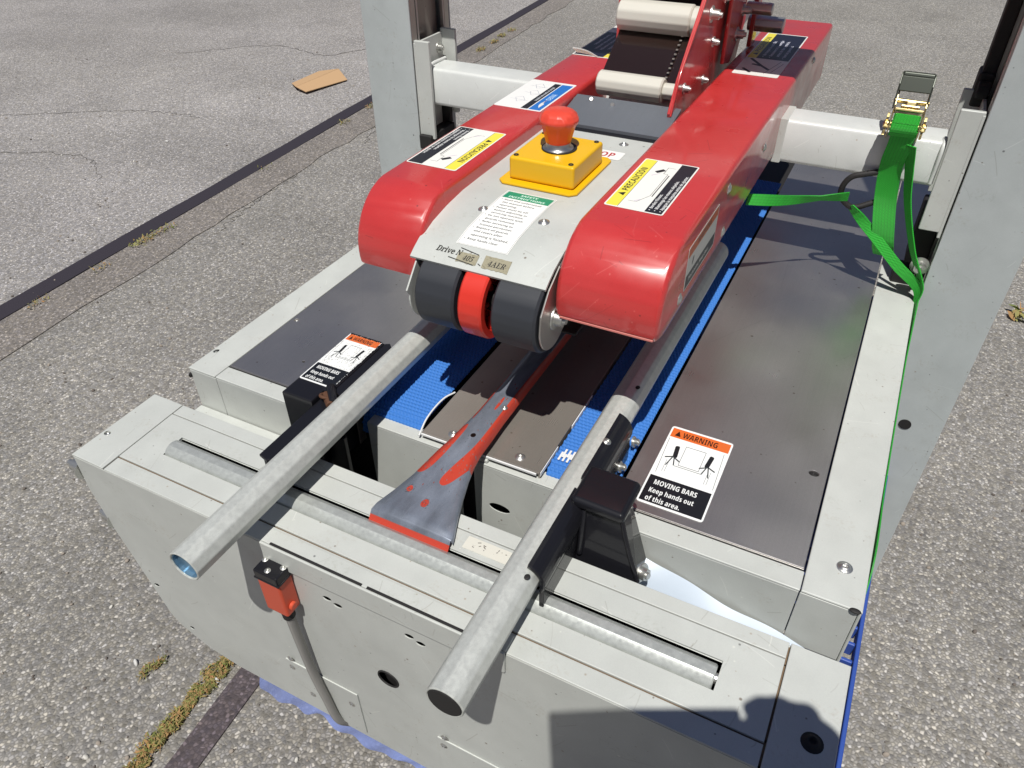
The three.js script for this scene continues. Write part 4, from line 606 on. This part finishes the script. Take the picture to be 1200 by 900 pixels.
  for (const [x, z] of [[-0.371, -0.652], [-0.299, -0.652], [-0.297, -0.885], [-0.392, -0.885]]) part('screw', buttonScrew(V(x, yAt(z), z), V(0, 1, z > -0.7 ? 0.14 : 0), 0.0048), M.bolt, hood);
  part('end_plate', slabYZ([[-0.9, 0.246], [-0.72, 0.245], [-0.64, 0.24], [-0.6, 0.229], [-0.575, 0.214], [-0.557, 0.193], ...arc(-0.59, 0.174, 0.035, 0.15, -2.2, 14), [-0.65, 0.16], [-0.9, 0.16]], -0.2585, -0.2565, 0.0006), M.edge, hood);
  part('end_plate', slabYZ([[-0.9, 0.246], [-0.72, 0.245], [-0.64, 0.24], [-0.6, 0.229], [-0.575, 0.214], [-0.55, 0.187], ...arc(-0.59, 0.174, 0.036, 0.15, -2.2, 14), [-0.65, 0.16], [-0.9, 0.16]], -0.4115, -0.4095, 0.0006), M.paint, hood);
  part('hex_nut', [hexBolt(V(-0.2563, 0.174, -0.59), X, 0.0085, 0.0085)], M.bolt, hood);
  part('hex_nut', [hexBolt(V(-0.2563, 0.224, -0.612), X, 0.005, 0.005)], M.bolt, hood);
  // front rollers
  const ax = [0.177, -0.592];
  const rol = (name, x0, x1, r, m, lab) => part(name, rod(V(x0, ax[0], ax[1]), V(x1, ax[0], ax[1]), r, 56, r, 0.0025), m, sealer, lab);
  rol('front_roller', -0.4015, -0.354, 0.0432, M.rubber); rol('front_roller', -0.3105, -0.2605, 0.0432, M.rubber);
  const rr2 = part('red_roller', toCreasedNormals(new THREE.LatheGeometry([[0.03, 0], [0.0415, 0], [0.0435, 0.0022], [0.0435, 0.0258], [0.0418, 0.028], [0.0345, 0.028], [0.0345, 0.006], [0.012, 0.006]].map(([x, y]) => new THREE.Vector2(x, y)), 48).rotateZ(-Math.PI / 2).translate(-0.349, ax[0], ax[1]), 0.5), M.redRoller, sealer, 'bright red roller between the black ones');
  part('hub', [rod(V(-0.349, ax[0], ax[1]), V(-0.318, ax[0], ax[1]), 0.014, 24)], M.dark, rr2);
  part('spoke', Array.from({ length: 5 }, (_, i) => { const a = i * 1.257; return rod(V(-0.329, ax[0] + 0.013 * Math.sin(a), ax[1] + 0.013 * Math.cos(a)), V(-0.329, ax[0] + 0.034 * Math.sin(a), ax[1] + 0.034 * Math.cos(a)), 0.003, 10); }), M.redRoller, rr2);
  part('roller_axle', rod(V(-0.405, ...ax), V(-0.259, ...ax), 0.006, 16), M.bolt, sealer);
  part('head_floor', box(-0.412, -0.26, 0.105, 0.109, -1.4, -0.66), M.dark, sealer);
  // emergency stop
  const es = part('emergency_stop', box(-0.3765, -0.2965, 0.2512, 0.2775, -0.81, -0.7225, 0.0035), M.yellow, sealer, 'yellow emergency stop box with a red mushroom button');
  es.position.y -= 0.0; 
  part('flange', slabXZ([[-0.38, -0.712], [-0.297, -0.712], [-0.29, -0.719], [-0.29, -0.823], [-0.297, -0.83], [-0.38, -0.83], [-0.387, -0.823], [-0.387, -0.719]], 0.2478, 0.251, 0.0012), M.yellow, es);
  for (const [x, z] of [[-0.37, -0.729], [-0.303, -0.729], [-0.37, -0.8035], [-0.303, -0.8035]]) part('screw', new THREE.TorusGeometry(0.0022, 0.0009, 6, 14).rotateX(Math.PI / 2).translate(x, 0.2777, z), M.dark, es);
  const bx = -0.3355, bz = -0.767, by = 0.2777, k = 0.86;
  part('collar', [new THREE.LatheGeometry([[0, 0], [0.0205, 0], [0.0205, 0.002], [0.0165, 0.003], [0.0165, 0.009], [0.0145, 0.011], [0.0145, 0.015], [0, 0.015]].map(([x, y]) => new THREE.Vector2(x, y)), 36).scale(k, k, k).translate(bx, by, bz)], M.steel, es);
  part('gasket', new THREE.CylinderGeometry(0.0205, 0.0205, 0.0012, 36).translate(bx + 0.001, by + 0.0004, bz - 0.001), M.dark, es);
  const btn = part('button', toCreasedNormals(new THREE.LatheGeometry([[0, 0.0095], [0.0165, 0.0095], [0.0172, 0.0115], [0.0222, 0.031], [0.0232, 0.0335], [0.0252, 0.0355], [0.0262, 0.0385], [0.0258, 0.042], [0.0235, 0.047], [0.0195, 0.0505], [0.0125, 0.0532], [0.004, 0.0545], [0, 0.0547]].map(([x, y]) => new THREE.Vector2(x, y)), 48).scale(k, k * 0.97, k).translate(bx, by, bz), 0.7), M.button, es);
  part('turn_arrow', Array.from({ length: 3 }, (_, k) => { const a0 = k * 2.094 + 0.5, o = arc(0, 0, 0.0232, a0, a0 + 0.7, 8), i = arc(0, 0, 0.0172, a0 + 0.75, a0, 8); const g = slabXZ([...o, ...i].map(([x, z]) => [x, z]), 0, 0.0006, 0); const p = g.attributes.position; for (let j = 0; j < p.count; j++) { const r = Math.hypot(p.getX(j), p.getZ(j)); p.setY(j, p.getY(j) + 0.0509 - (r - 0.0175) * 0.62 + 0.0003); } g.computeVertexNormals(); return g.scale(k, k * 0.97, k).translate(bx, by, bz); }), M.white, btn);
  // scuffed steel bar, tape path and the red side plates of the head
  M.scuffed = STD({ color: lin(0.34, 0.39, 0.46), map: steelMap, roughness: 0.5, metalness: 0.35 });
  const bar = part('wiper_bar', slabYZ([[-0.928, 0.243], [-0.928, 0.2475], [-1.002, 0.262], [-1.004, 0.258]], -0.4115, -0.2595, 0.0012), M.scuffed, sealer);
  part('bar_seal', slabYZ([[-0.908, 0.236], [-0.908, 0.2435], [-0.932, 0.2435], [-0.932, 0.236]], -0.4115, -0.2595, 0.002), M.black, bar);
  part('wiper_arm', [rod(V(-0.395, 0.24, -1.02), V(-0.385, 0.262, -0.99), 0.003, 10), rod(V(-0.362, 0.235, -1.04), V(-0.352, 0.26, -0.985), 0.003, 10), rod(V(-0.408, 0.245, -1.035), V(-0.28, 0.245, -1.025), 0.003, 10)], M.edge, bar);
  const low = part('tape_roller', rod(V(-0.392, 0.272, -1.035), V(-0.2965, 0.272, -1.035), 0.0165, 40, 0.0165, 0.002), M.ivory, sealer);
  part('axle', rod(V(-0.2965, 0.272, -1.035), V(-0.272, 0.272, -1.035), 0.0105, 28), M.ivory, low);
  const up = part('tape_roller', rod(V(-0.4, 0.342, -1.128), V(-0.292, 0.342, -1.128), 0.021, 40, 0.021, 0.002), M.ivory, sealer);
  part('axle', rod(V(-0.292, 0.342, -1.128), V(-0.27, 0.342, -1.128), 0.019, 28), M.ivory, up);
  part('tape_roller', rod(V(-0.4, 0.415, -1.15), V(-0.275, 0.415, -1.15), 0.02, 40), M.rubber, sealer);
  part('tape_web', slabYZ([[-1.04, 0.262], [-1.136, 0.33], [-1.138, 0.328], [-1.042, 0.26]], -0.398, -0.287, 0), M.tape, sealer);
  part('tape_edge', Array.from({ length: 14 }, (_, i) => box(-0.3045, -0.301, 0.2665 + i * 0.0046, 0.2685 + i * 0.0046, -1.0445 - i * 0.0065, -1.0412 - i * 0.0065, 0.0005)), M.edge, sealer);
  part('back_plate', box(-0.405, -0.28, 0.1, 0.44, -1.21, -1.206), M.dark, sealer);
  const sp = (x, lab) => part('side_plate', slabYZ([[-0.985, 0.235], [-0.975, 0.262], [-1.0, 0.3], [-1.1, 0.4], [-1.12, 0.47], [-1.3, 0.47], [-1.37, 0.3], [-1.3, 0.17], [-1.0, 0.17]], x, x + 0.004, 0.001), M.red, sealer, lab);
  const s1 = sp(-0.2715, 'red side plate of the tape head'); part('side_plate', slabYZ([[-1.15, 0.235], [-1.15, 0.47], [-1.3, 0.47], [-1.37, 0.3], [-1.3, 0.17]], -0.4125, -0.4085, 0.001), M.red, sealer);
  part('plate_rim', tube([V(-0.2675, 0.258, -0.978), V(-0.2675, 0.3, -1.0), V(-0.2675, 0.4, -1.1), V(-0.2675, 0.47, -1.12)], 0.0018, 30, 8), M.red, s1);
  for (const [y, z, r] of [[0.353, -1.128, 0.0075], [0.28, -1.03, 0.005], [0.265, -1.13, 0.0045], [0.31, -1.16, 0.005], [0.36, -1.205, 0.006]]) part('hex_bolt', hexBolt(V(-0.2675, y, z), X, r, r * 1.3), M.bolt, s1);
  const ar = part('swing_arm', slabYZ([[-1.2, 0.27], [-1.24, 0.26], [-1.29, 0.3], [-1.3, 0.36], [-1.28, 0.44], [-1.22, 0.44], [-1.2, 0.36]], -0.262, -0.256, 0.002), M.red, sealer, 'red swing arm of the tape head');
  for (const [y, z, r] of [[0.37, -1.25, 0.009], [0.3, -1.26, 0.007], [0.33, -1.28, 0.006]]) part('hex_bolt', hexBolt(V(-0.256, y, z), X, r, r * 1.4), M.bolt, ar);
  part('roller_stub', [rod(V(-0.255, 0.33, -1.3), V(-0.215, 0.33, -1.3), 0.009, 24), rod(V(-0.256, 0.3, -1.34), V(-0.2, 0.3, -1.34), 0.012, 24), box(-0.25, -0.244, 0.268, 0.4, -1.345, -1.33)], M.bolt, ar);
  part('arm_link', [slabYZ([[-1.32, 0.268], [-1.35, 0.268], [-1.36, 0.4], [-1.33, 0.4]], -0.25, -0.243, 0.001), rod(V(-0.268, 0.4, -1.3), V(-0.2, 0.4, -1.3), 0.012, 20)], M.red, ar);
}
// ---------- green ratchet strap
{
  const t = thing('ratchet_strap', 'bright green webbing strap with a brass coloured ratchet hung over the white beam', 'strap', V(0.02, 0, -1.12));
  const W = 0.026;
  // wide loop over the beam, thin run down to the table edge, diagonal run, run along the edge
  part('webbing', ribbon([V(0.015, 0.247, -1.09), V(0.014, 0.226, -1.096), V(0.012, 0.19, -1.112), V(0.018, 0.14, -1.118), V(0.027, 0.1, -1.112), V(0.034, 0.07, -1.118), V(0.04, 0.04, -1.15)], [V(1, 0, 0.1), V(1, 0, 0.1), V(1, 0, 0.25), V(1, 0, 0.1), V(1, 0, -0.15), V(1, 0, 0), V(1, 0, 0.1)], 0.03), M.green, t);
  part('webbing', ribbon([V(0.026, 0.228, -1.092), V(0.033, 0.2, -1.104), V(0.045, 0.15, -1.106), V(0.072, 0.08, -1.106), V(0.099, 0.026, -1.106), V(0.1008, 0.002, -1.106)], [V(0.9, 0, 0.5), V(0.7, 0, 0.8), V(0.55, 0.1, 0.85), V(0.5, 0.1, 0.9), V(0.5, 0.1, 0.86), V(0.2, 0.1, 0.9)], 0.018), M.green, t);
  part('webbing', ribbon([V(-0.155, 0.146, -1.02), V(-0.11, 0.139, -1.055), V(-0.065, 0.137, -1.09), V(-0.03, 0.138, -1.11)], [V(0, 0.75, -0.65), V(0, 0.95, 0.1), V(0, 0.7, 0.7), V(0, 0.95, 0.3)], 0.016), M.green, t);
  part('webbing', ribbon([V(-0.024, 0.124, -1.112), V(0.015, 0.09, -1.11), V(0.06, 0.05, -1.107), V(0.098, 0.02, -1.104), V(0.1008, 0.0, -1.1)], [V(0.4, 0.5, 0.6), V(0.35, 0.75, -0.5), V(0.45, 0.75, -0.3), V(0.6, 0.6, 0.2), V(0.3, 0.9, 0.2)], 0.015), M.green, t);
  part('webbing', ribbon([V(0.1008, 0.0, -1.11), V(0.1012, -0.0135, -0.95), V(0.1012, -0.0155, -0.7), V(0.1012, -0.014, -0.56), V(0.1012, -0.08, -0.54), V(0.1012, -0.3, -0.54)], [V(0.2, 1, 0), V(0, 1, 0), V(0, 1, 0), V(0, 1, 0.1), V(0, 0.4, 0.9), V(0, 0, 1)], 0.02, 0.0014, 90), M.green, t);
  part('loop', tube([V(0.015, 0.178, -1.128), V(-0.017, 0.172, -1.116), V(-0.033, 0.166, -1.113), V(-0.041, 0.152, -1.113), V(-0.04, 0.136, -1.113), V(-0.022, 0.121, -1.116), V(0.004, 0.13, -1.124), V(0.02, 0.135, -1.13)], 0.0042, 60, 12), M.dark, t, 'black cord loop joining the straps');
  // ratchet: two side cheeks, spool with wound webbing, gear wheels, handle
  const tilt = (g) => g.scale(0.92, 0.86, 0.9).rotateX(-0.5).translate(0.0125, 0.249, -1.1);
  for (const x of [-0.021, 0.019]) part('cheek', tilt(slabYZ([[0.012, -0.016], [0.014, 0.012], [-0.004, 0.03], [-0.012, 0.062], [-0.026, 0.062], [-0.028, 0.012], [-0.012, -0.018]], x, x + 0.002, 0.0006)), M.gold, t);
  for (const x of [-0.026, 0.0225]) part('gear', tilt((() => { const s = new THREE.Shape(Array.from({ length: 28 }, (_, i) => { const r = i % 2 ? 0.0135 : 0.0165, a = i / 28 * 6.2832; return new THREE.Vector2(r * Math.cos(a), r * Math.sin(a)); })); return boxUV(new THREE.ExtrudeGeometry(s, { depth: 0.003, bevelEnabled: false }).rotateY(Math.PI / 2).translate(x, 0, 0)); })()), M.gold, t);
  part('spool', tilt(rod(V(-0.028, 0, 0), V(0.028, 0, 0), 0.006, 20)), M.gold, t);
  part('wound_webbing', tilt(join([rod(V(-0.0175, 0, 0), V(0.0175, 0, 0), 0.0165, 36, 0.0165, 0.001), box(-0.0165, 0.0165, -0.002, 0.014, 0.012, 0.0175, 0.003)])), M.green, t);
  part('pawl', tilt(join([box(-0.019, 0.0185, 0.019, 0.023, -0.013, 0.01, 0.001), box(-0.007, 0.007, 0.0232, 0.036, -0.006, 0.003, 0.002), rod(V(-0.012, 0.027, 0.004), V(0.012, 0.027, 0.004), 0.0028, 12), rod(V(-0.024, 0.038, -0.012), V(0.023, 0.038, -0.012), 0.0036, 14)])), M.gold, t);
  M.handle = STD({ color: lin(0.055, 0.062, 0.05), roughness: 0.35, metalness: 0.5 });
  part('handle', tilt(join([slabYZ([[-0.006, 0.03], [-0.002, 0.06], [-0.006, 0.078], [-0.03, 0.08], [-0.034, 0.03]], -0.0235, -0.0215, 0.0006), slabYZ([[-0.006, 0.03], [-0.002, 0.06], [-0.006, 0.078], [-0.03, 0.08], [-0.034, 0.03]], 0.0195, 0.0215, 0.0006), box(-0.0235, 0.0215, 0.0705, 0.0805, -0.03, -0.004, 0.004), box(-0.022, 0.02, 0.05, 0.072, -0.0045, -0.0015, 0.001)])), M.handle, t);
}
// ---------- white plastic sheet tucked behind the infeed box
{
  const t = thing('plastic_sheet', 'bluish white plastic sheet tucked between the infeed box and the table', 'plastic sheet', V(-0.03, -0.16, -0.475));
  const nx = 40, ny = 10, pos = [], idx = [];
  for (let i = 0; i <= nx; i++) for (let j = 0; j <= ny; j++) { const u = i / nx, v = j / ny, x = -0.118 + 0.185 * u, top = -0.029 - 0.05 * Math.pow(u, 0.9), y = top - 0.06 * v + 0.0015 * Math.sin(u * 9 + v * 4), z = -0.505 + 0.055 * Math.pow(v, 0.8) + 0.0012 * Math.sin(u * 14); pos.push(x, y, z); }
  for (let i = 0; i < nx; i++) for (let j = 0; j < ny; j++) { const a = i * (ny + 1) + j, b = a + ny + 1; idx.push(a, a + 1, b, b, a + 1, b + 1); }
  const g = new THREE.BufferGeometry(); g.setAttribute('position', new THREE.Float32BufferAttribute(pos, 3)); g.setIndex(idx); g.computeVertexNormals();
  part('sheet', boxUV(g), M.milk, t);
}
// ---------- blue stretch film hanging below the front of the box
{
  const t = thing('plastic_film', 'crumpled blue plastic film hanging from the pallet edge under the grey front', 'plastic film', V(-0.44, -0.36, -0.325));
  const nx = 60, ny = 8, pos = [], idx = [];
  for (let i = 0; i <= nx; i++) for (let j = 0; j <= ny; j++) { const u = i / nx, v = j / ny, x = -0.565 + 0.3 * u, d = (0.026 - 0.012 * u) * (1 + 0.35 * Math.sin(u * 13) + 0.2 * Math.sin(u * 31)); pos.push(x, -0.341 - d * v, -0.328 + 0.007 * v + 0.0025 * Math.sin(u * 40 + v * 3) * v); }
  for (let i = 0; i < nx; i++) for (let j = 0; j < ny; j++) { const a = i * (ny + 1) + j, b = a + ny + 1; idx.push(a, a + 1, b, b, a + 1, b + 1); }
  const g = new THREE.BufferGeometry(); g.setAttribute('position', new THREE.Float32BufferAttribute(pos, 3)); g.setIndex(idx); g.computeVertexNormals();
  part('film', boxUV(g), M.film, t);
}
// ---------- the photographer, whose shadow falls on the machine, holding the phone that takes the picture
{
  const field = (fn, c, half, res) => {
    const mc = new MarchingCubes(res, new THREE.MeshStandardMaterial(), false, false, 900000); mc.isolation = 0;
    const s = half, n = res; let i = 0;
    for (let z = 0; z < n; z++) for (let y = 0; y < n; y++) for (let x = 0; x < n; x++) mc.field[i++] = -fn(c.x + ((x - n / 2) / (n / 2)) * s, c.y + ((y - n / 2) / (n / 2)) * s, c.z + ((z - n / 2) / (n / 2)) * s);
    mc.update(); const k = mc.count, P = mc.positionArray.slice(0, k * 3), N = mc.normalArray.slice(0, k * 3);
    for (let q = 0; q < k; q++) { P[q * 3] = P[q * 3] * s + c.x; P[q * 3 + 1] = P[q * 3 + 1] * s + c.y; P[q * 3 + 2] = P[q * 3 + 2] * s + c.z; }
    const g = new THREE.BufferGeometry(); g.setAttribute('position', new THREE.BufferAttribute(P, 3)); g.setAttribute('normal', new THREE.BufferAttribute(N, 3)); return boxUV(g);
  };
  const cap = (x, y, z, [a, ra], [b, rb]) => { const dx = b.x - a.x, dy = b.y - a.y, dz = b.z - a.z; let t = ((x - a.x) * dx + (y - a.y) * dy + (z - a.z) * dz) / (dx * dx + dy * dy + dz * dz); t = t < 0 ? 0 : t > 1 ? 1 : t; return Math.hypot(x - a.x - dx * t, y - a.y - dy * t, z - a.z - dz * t) - (ra + (rb - ra) * t); };
  const smin = (a, b, k) => { const h = Math.max(k - Math.abs(a - b), 0) / k; return Math.min(a, b) - h * h * k * 0.25; };
  const px = 0.2, pz = 0.46, G = GROUND; // the figure stands just behind the camera, to its right
  const J = { hip: V(px, G + 0.9, pz + 0.02), chest: V(px, G + 1.2, pz + 0.02), neck: V(px, G + 1.4, pz + 0.0), head: V(px - 0.01, G + 1.56, pz - 0.035),
    sL: V(px - 0.175, G + 1.375, pz + 0.005), sR: V(px + 0.175, G + 1.375, pz + 0.005), eL: V(0.0, G + 1.1, pz - 0.1), eR: V(px + 0.2, G + 1.1, pz - 0.1), wL: V(0.085, G + 1.13, 0.125), wR: V(0.225, G + 1.2, 0.06),
    tL: V(px - 0.09, G + 0.88, pz + 0.02), tR: V(px + 0.09, G + 0.88, pz + 0.02), kL: V(px - 0.1, G + 0.48, pz), kR: V(px + 0.1, G + 0.48, pz), aL: V(px - 0.11, G + 0.09, pz + 0.03), aR: V(px + 0.11, G + 0.09, pz + 0.03) };
  const torso = [[[J.hip, 0.125], [J.chest, 0.125]], [[J.chest, 0.125], [V(px, G + 1.33, pz + 0.01), 0.1]], [[J.sL, 0.055], [J.sR, 0.055]], [[V(px - 0.08, G + 0.93, pz + 0.02), 0.1], [V(px - 0.08, G + 1.25, pz + 0.015), 0.1]], [[V(px + 0.08, G + 0.93, pz + 0.02), 0.1], [V(px + 0.08, G + 1.25, pz + 0.015), 0.1]]];
  const arms = [[[J.sL, 0.053], [J.eL, 0.041]], [[J.sR, 0.053], [J.eR, 0.041]]], fore = [[[J.eL, 0.04], [J.wL, 0.026]], [[J.eR, 0.04], [J.wR, 0.026]]];
  const legs = [[[J.tL, 0.09], [J.kL, 0.06]], [[J.kL, 0.06], [J.aL, 0.04]], [[J.tR, 0.09], [J.kR, 0.06]], [[J.kR, 0.06], [J.aR, 0.04]]];
  const neck = [[[V(px, G + 1.36, pz + 0.01), 0.058], [J.head, 0.052]]];
  const all = (list, k) => (x, y, z) => { let d = 9; for (const [a, b] of list) d = smin(d, cap(x, y, z, a, b), k); return d; };
  const t = thing('person', 'person in a navy shirt and dark trousers holding up a phone behind the camera', 'person', V(px, G, pz));
  const skin = PHY({ color: lin(0.42, 0.25, 0.17), roughness: 0.55, sheen: 0.2 }), shirt = STD({ color: lin(0.03, 0.045, 0.11), roughness: 0.9 }), trousers = STD({ color: lin(0.04, 0.042, 0.05), roughness: 0.92 }), shoe = STD({ color: lin(0.05, 0.03, 0.02), roughness: 0.6 }), hair = STD({ color: lin(0.03, 0.018, 0.01), roughness: 0.7 });
  const body = field(all([...torso, ...arms, ...fore, ...legs, ...neck], 0.05), V(px, G + 0.8, pz), 0.92, 120);
  // head with brow, nose, chin, ears, mouth and eye sockets; it looks down at the phone
  const hc = J.head, tiltX = 0.5, hq = (x, y, z) => { const dy = y - hc.y, dz = z - hc.z, c = Math.cos(tiltX), s = Math.sin(tiltX); return [x - hc.x, dy * c - dz * s, dy * s + dz * c]; };
  const ell = (p, c, r) => { const k = Math.hypot((p[0] - c[0]) / r[0], (p[1] - c[1]) / r[1], (p[2] - c[2]) / r[2]); return (k - 1) * Math.min(...r); };
  const headF = (x, y, z) => { const p = hq(x, y, z); let d = ell(p, [0, 0.03, 0.005], [0.075, 0.09, 0.093]); d = smin(d, ell(p, [0, -0.055, -0.035], [0.052, 0.06, 0.055]), 0.04); d = smin(d, ell(p, [0, -0.1, -0.055], [0.026, 0.02, 0.022]), 0.03); d = smin(d, ell(p, [0, -0.022, -0.098], [0.014, 0.026, 0.02]), 0.015); d = smin(d, ell(p, [0, 0.022, -0.08], [0.055, 0.012, 0.014]), 0.02); for (const s of [-1, 1]) { d = smin(d, ell(p, [s * 0.078, -0.01, 0.005], [0.009, 0.03, 0.018]), 0.008); d = -smin(-d, ell(p, [s * 0.031, 0.0, -0.094], [0.017, 0.011, 0.014]), 0.012); } d = smin(d, ell(p, [0, -0.064, -0.086], [0.024, 0.006, 0.009]), 0.007); d = smin(d, ell(p, [0, -0.076, -0.084], [0.021, 0.006, 0.009]), 0.006); return smin(d, cap(x, y, z, neck[0][0], [V(px, G + 1.46, pz - 0.015), 0.05]), 0.03); };
  const head = field(headF, hc, 0.17, 100);
  // phone, lens end at the camera
  const cr = V(0.8909, -0.01058, -0.45409), cu = V(-0.27602, 0.78134, -0.55974), cb = V(0.36072, 0.62401, 0.69318), at = (a, b, c) => V(0, 0.6, 0).addScaledVector(cr, a).addScaledVector(cu, b).addScaledVector(cb, c);
  const ph = at(0.0475, 0.003, 0.013);
  const hands = [];
  const hand = (w, palm, tip, s) => { // palm pad, thumb on the user's face of the phone, four fingers closing round its edge
    const L = [[[w, 0.024], [palm, 0.026]]], F = [];
    for (let i = 0; i < 4; i++) { const o = (i - 1.5) * 0.017, len = [0.9, 1, 0.95, 0.78][i], a = palm.clone().addScaledVector(cu, o + 0.004).addScaledVector(cb, 0.004), k1 = a.clone().addScaledVector(cr, s * 0.026 * len).addScaledVector(cb, -0.016), k2 = k1.clone().addScaledVector(cr, s * 0.018 * len).addScaledVector(cb, -0.001), k3 = k2.clone().addScaledVector(cr, s * 0.012 * len).addScaledVector(cb, 0.003); F.push([[palm.clone().addScaledVector(cu, o * 0.7), 0.012], [a, 0.0095]], [[a, 0.0095], [k1, 0.0085]], [[k1, 0.0085], [k2, 0.0078]], [[k2, 0.0078], [k3, 0.007]]); }
    const t0 = palm.clone().addScaledVector(cu, -0.022).addScaledVector(cb, 0.012), t1 = t0.clone().addScaledVector(cr, s * 0.03).addScaledVector(cb, 0.008).addScaledVector(cu, 0.012), t2 = t1.clone().addScaledVector(cr, s * 0.024).addScaledVector(cu, 0.01).addScaledVector(cb, -0.003);
    F.push([[palm, 0.016], [t0, 0.013]], [[t0, 0.012], [t1, 0.0105]], [[t1, 0.0105], [t2, 0.009]]);
    const pf = all(L, 0.02), ff = F; return field((x, y, z) => { let d = pf(x, y, z); for (const [a, b] of ff) d = smin(d, cap(x, y, z, a, b), 0.006); return d; }, palm, 0.11, 74);
  };
  const palmR = at(0.182, 0.008, 0.02), palmL = at(0.06, -0.06, 0.035);
  hands.push(hand(J.wR, palmR, null, -1));
  { // the other hand supports the lower edge from below
    const L = [[[J.wL, 0.024], [palmL, 0.026]]], F = []; for (let i = 0; i < 4; i++) { const o = (i - 1.5) * 0.017, len = [0.8, 0.95, 1, 0.9][i], a = palmL.clone().addScaledVector(cr, o).addScaledVector(cu, 0.012), k1 = a.clone().addScaledVector(cu, 0.016 * len).addScaledVector(cb, -0.026), k2 = k1.clone().addScaledVector(cu, 0.014 * len).addScaledVector(cb, -0.003); F.push([[palmL.clone().addScaledVector(cr, o * 0.7), 0.012], [a, 0.0095]], [[a, 0.0095], [k1, 0.0085]], [[k1, 0.0085], [k2, 0.0072]]); }
    const t0 = palmL.clone().addScaledVector(cr, 0.024).addScaledVector(cb, 0.006), t1 = t0.clone().addScaledVector(cu, 0.026).addScaledVector(cr, 0.008), t2 = t1.clone().addScaledVector(cu, 0.02); F.push([[palmL, 0.016], [t0, 0.013]], [[t0, 0.012], [t1, 0.0105]], [[t1, 0.0105], [t2, 0.009]]);
    const pf = all(L, 0.02); hands.push(field((x, y, z) => { let d = pf(x, y, z); for (const [a, b] of F) d = smin(d, cap(x, y, z, a, b), 0.006); return d; }, palmL, 0.11, 74));
  }
  part('body', join([body, head, ...hands]), skin, t);
  part('shirt', field((x, y, z) => Math.max(all([...torso, ...arms], 0.06)(x, y, z) - 0.013, -(y - (G + 0.86)), (y - (G + 1.452))), V(px, G + 1.14, pz), 0.36, 84), shirt, t);
  part('trousers', field((x, y, z) => Math.max(all([...legs, [[J.hip, 0.12], [V(px, G + 0.97, pz + 0.02), 0.118]], [[V(px - 0.08, G + 0.9, pz + 0.02), 0.1], [V(px - 0.08, G + 0.96, pz + 0.02), 0.1]], [[V(px + 0.08, G + 0.9, pz + 0.02), 0.1], [V(px + 0.08, G + 0.96, pz + 0.02), 0.1]]], 0.03)(x, y, z) - 0.014, y - (G + 0.99), (G + 0.07) - y), V(px, G + 0.52, pz), 0.54, 96), trousers, t);
  for (const a of [J.aL, J.aR]) part('shoe', field((x, y, z) => Math.max(smin(cap(x, y, z, [V(a.x, G + 0.05, a.z + 0.02), 0.045], [V(a.x, G + 0.04, a.z - 0.15), 0.042]), cap(x, y, z, [V(a.x, G + 0.05, a.z + 0.01), 0.045], [V(a.x, G + 0.1, a.z), 0.05]), 0.04), G + 0.002 - y), V(a.x, G + 0.07, a.z - 0.06), 0.17, 50), shoe, t);
  part('hair', field((x, y, z) => { const p = hq(x, y, z); return Math.max(ell(p, [0, 0.036, 0.012], [0.081, 0.094, 0.098]) - 0.002 * Math.sin(p[0] * 160) * Math.sin(p[1] * 120), -(p[1] - 0.03 + Math.max(0, p[2]) * 1.1 - Math.max(0, -p[2] - 0.03) * 0.9)); }, hc, 0.17, 80), hair, t);
  const tp = thing('phone', 'black phone held level by the person behind the camera', 'phone', ph);
  const pg = new RoundedBoxGeometry(0.162, 0.072, 0.0078, 3, 0.0035); pg.applyMatrix4(new THREE.Matrix4().makeBasis(cr, cu, cb)); pg.translate(ph.x, ph.y, ph.z);
  const body2 = part('phone_body', boxUV(pg), M.black, tp);
  const sg = new RoundedBoxGeometry(0.155, 0.066, 0.0008, 2, 0.0003); sg.applyMatrix4(new THREE.Matrix4().makeBasis(cr, cu, cb)); const sc = ph.clone().addScaledVector(cb, 0.0042); sg.translate(sc.x, sc.y, sc.z);
  part('screen', boxUV(sg), PHY({ color: lin(0.01, 0.01, 0.012), roughness: 0.1, clearcoat: 1 }), body2);
}

renderer.render(scene, camera);
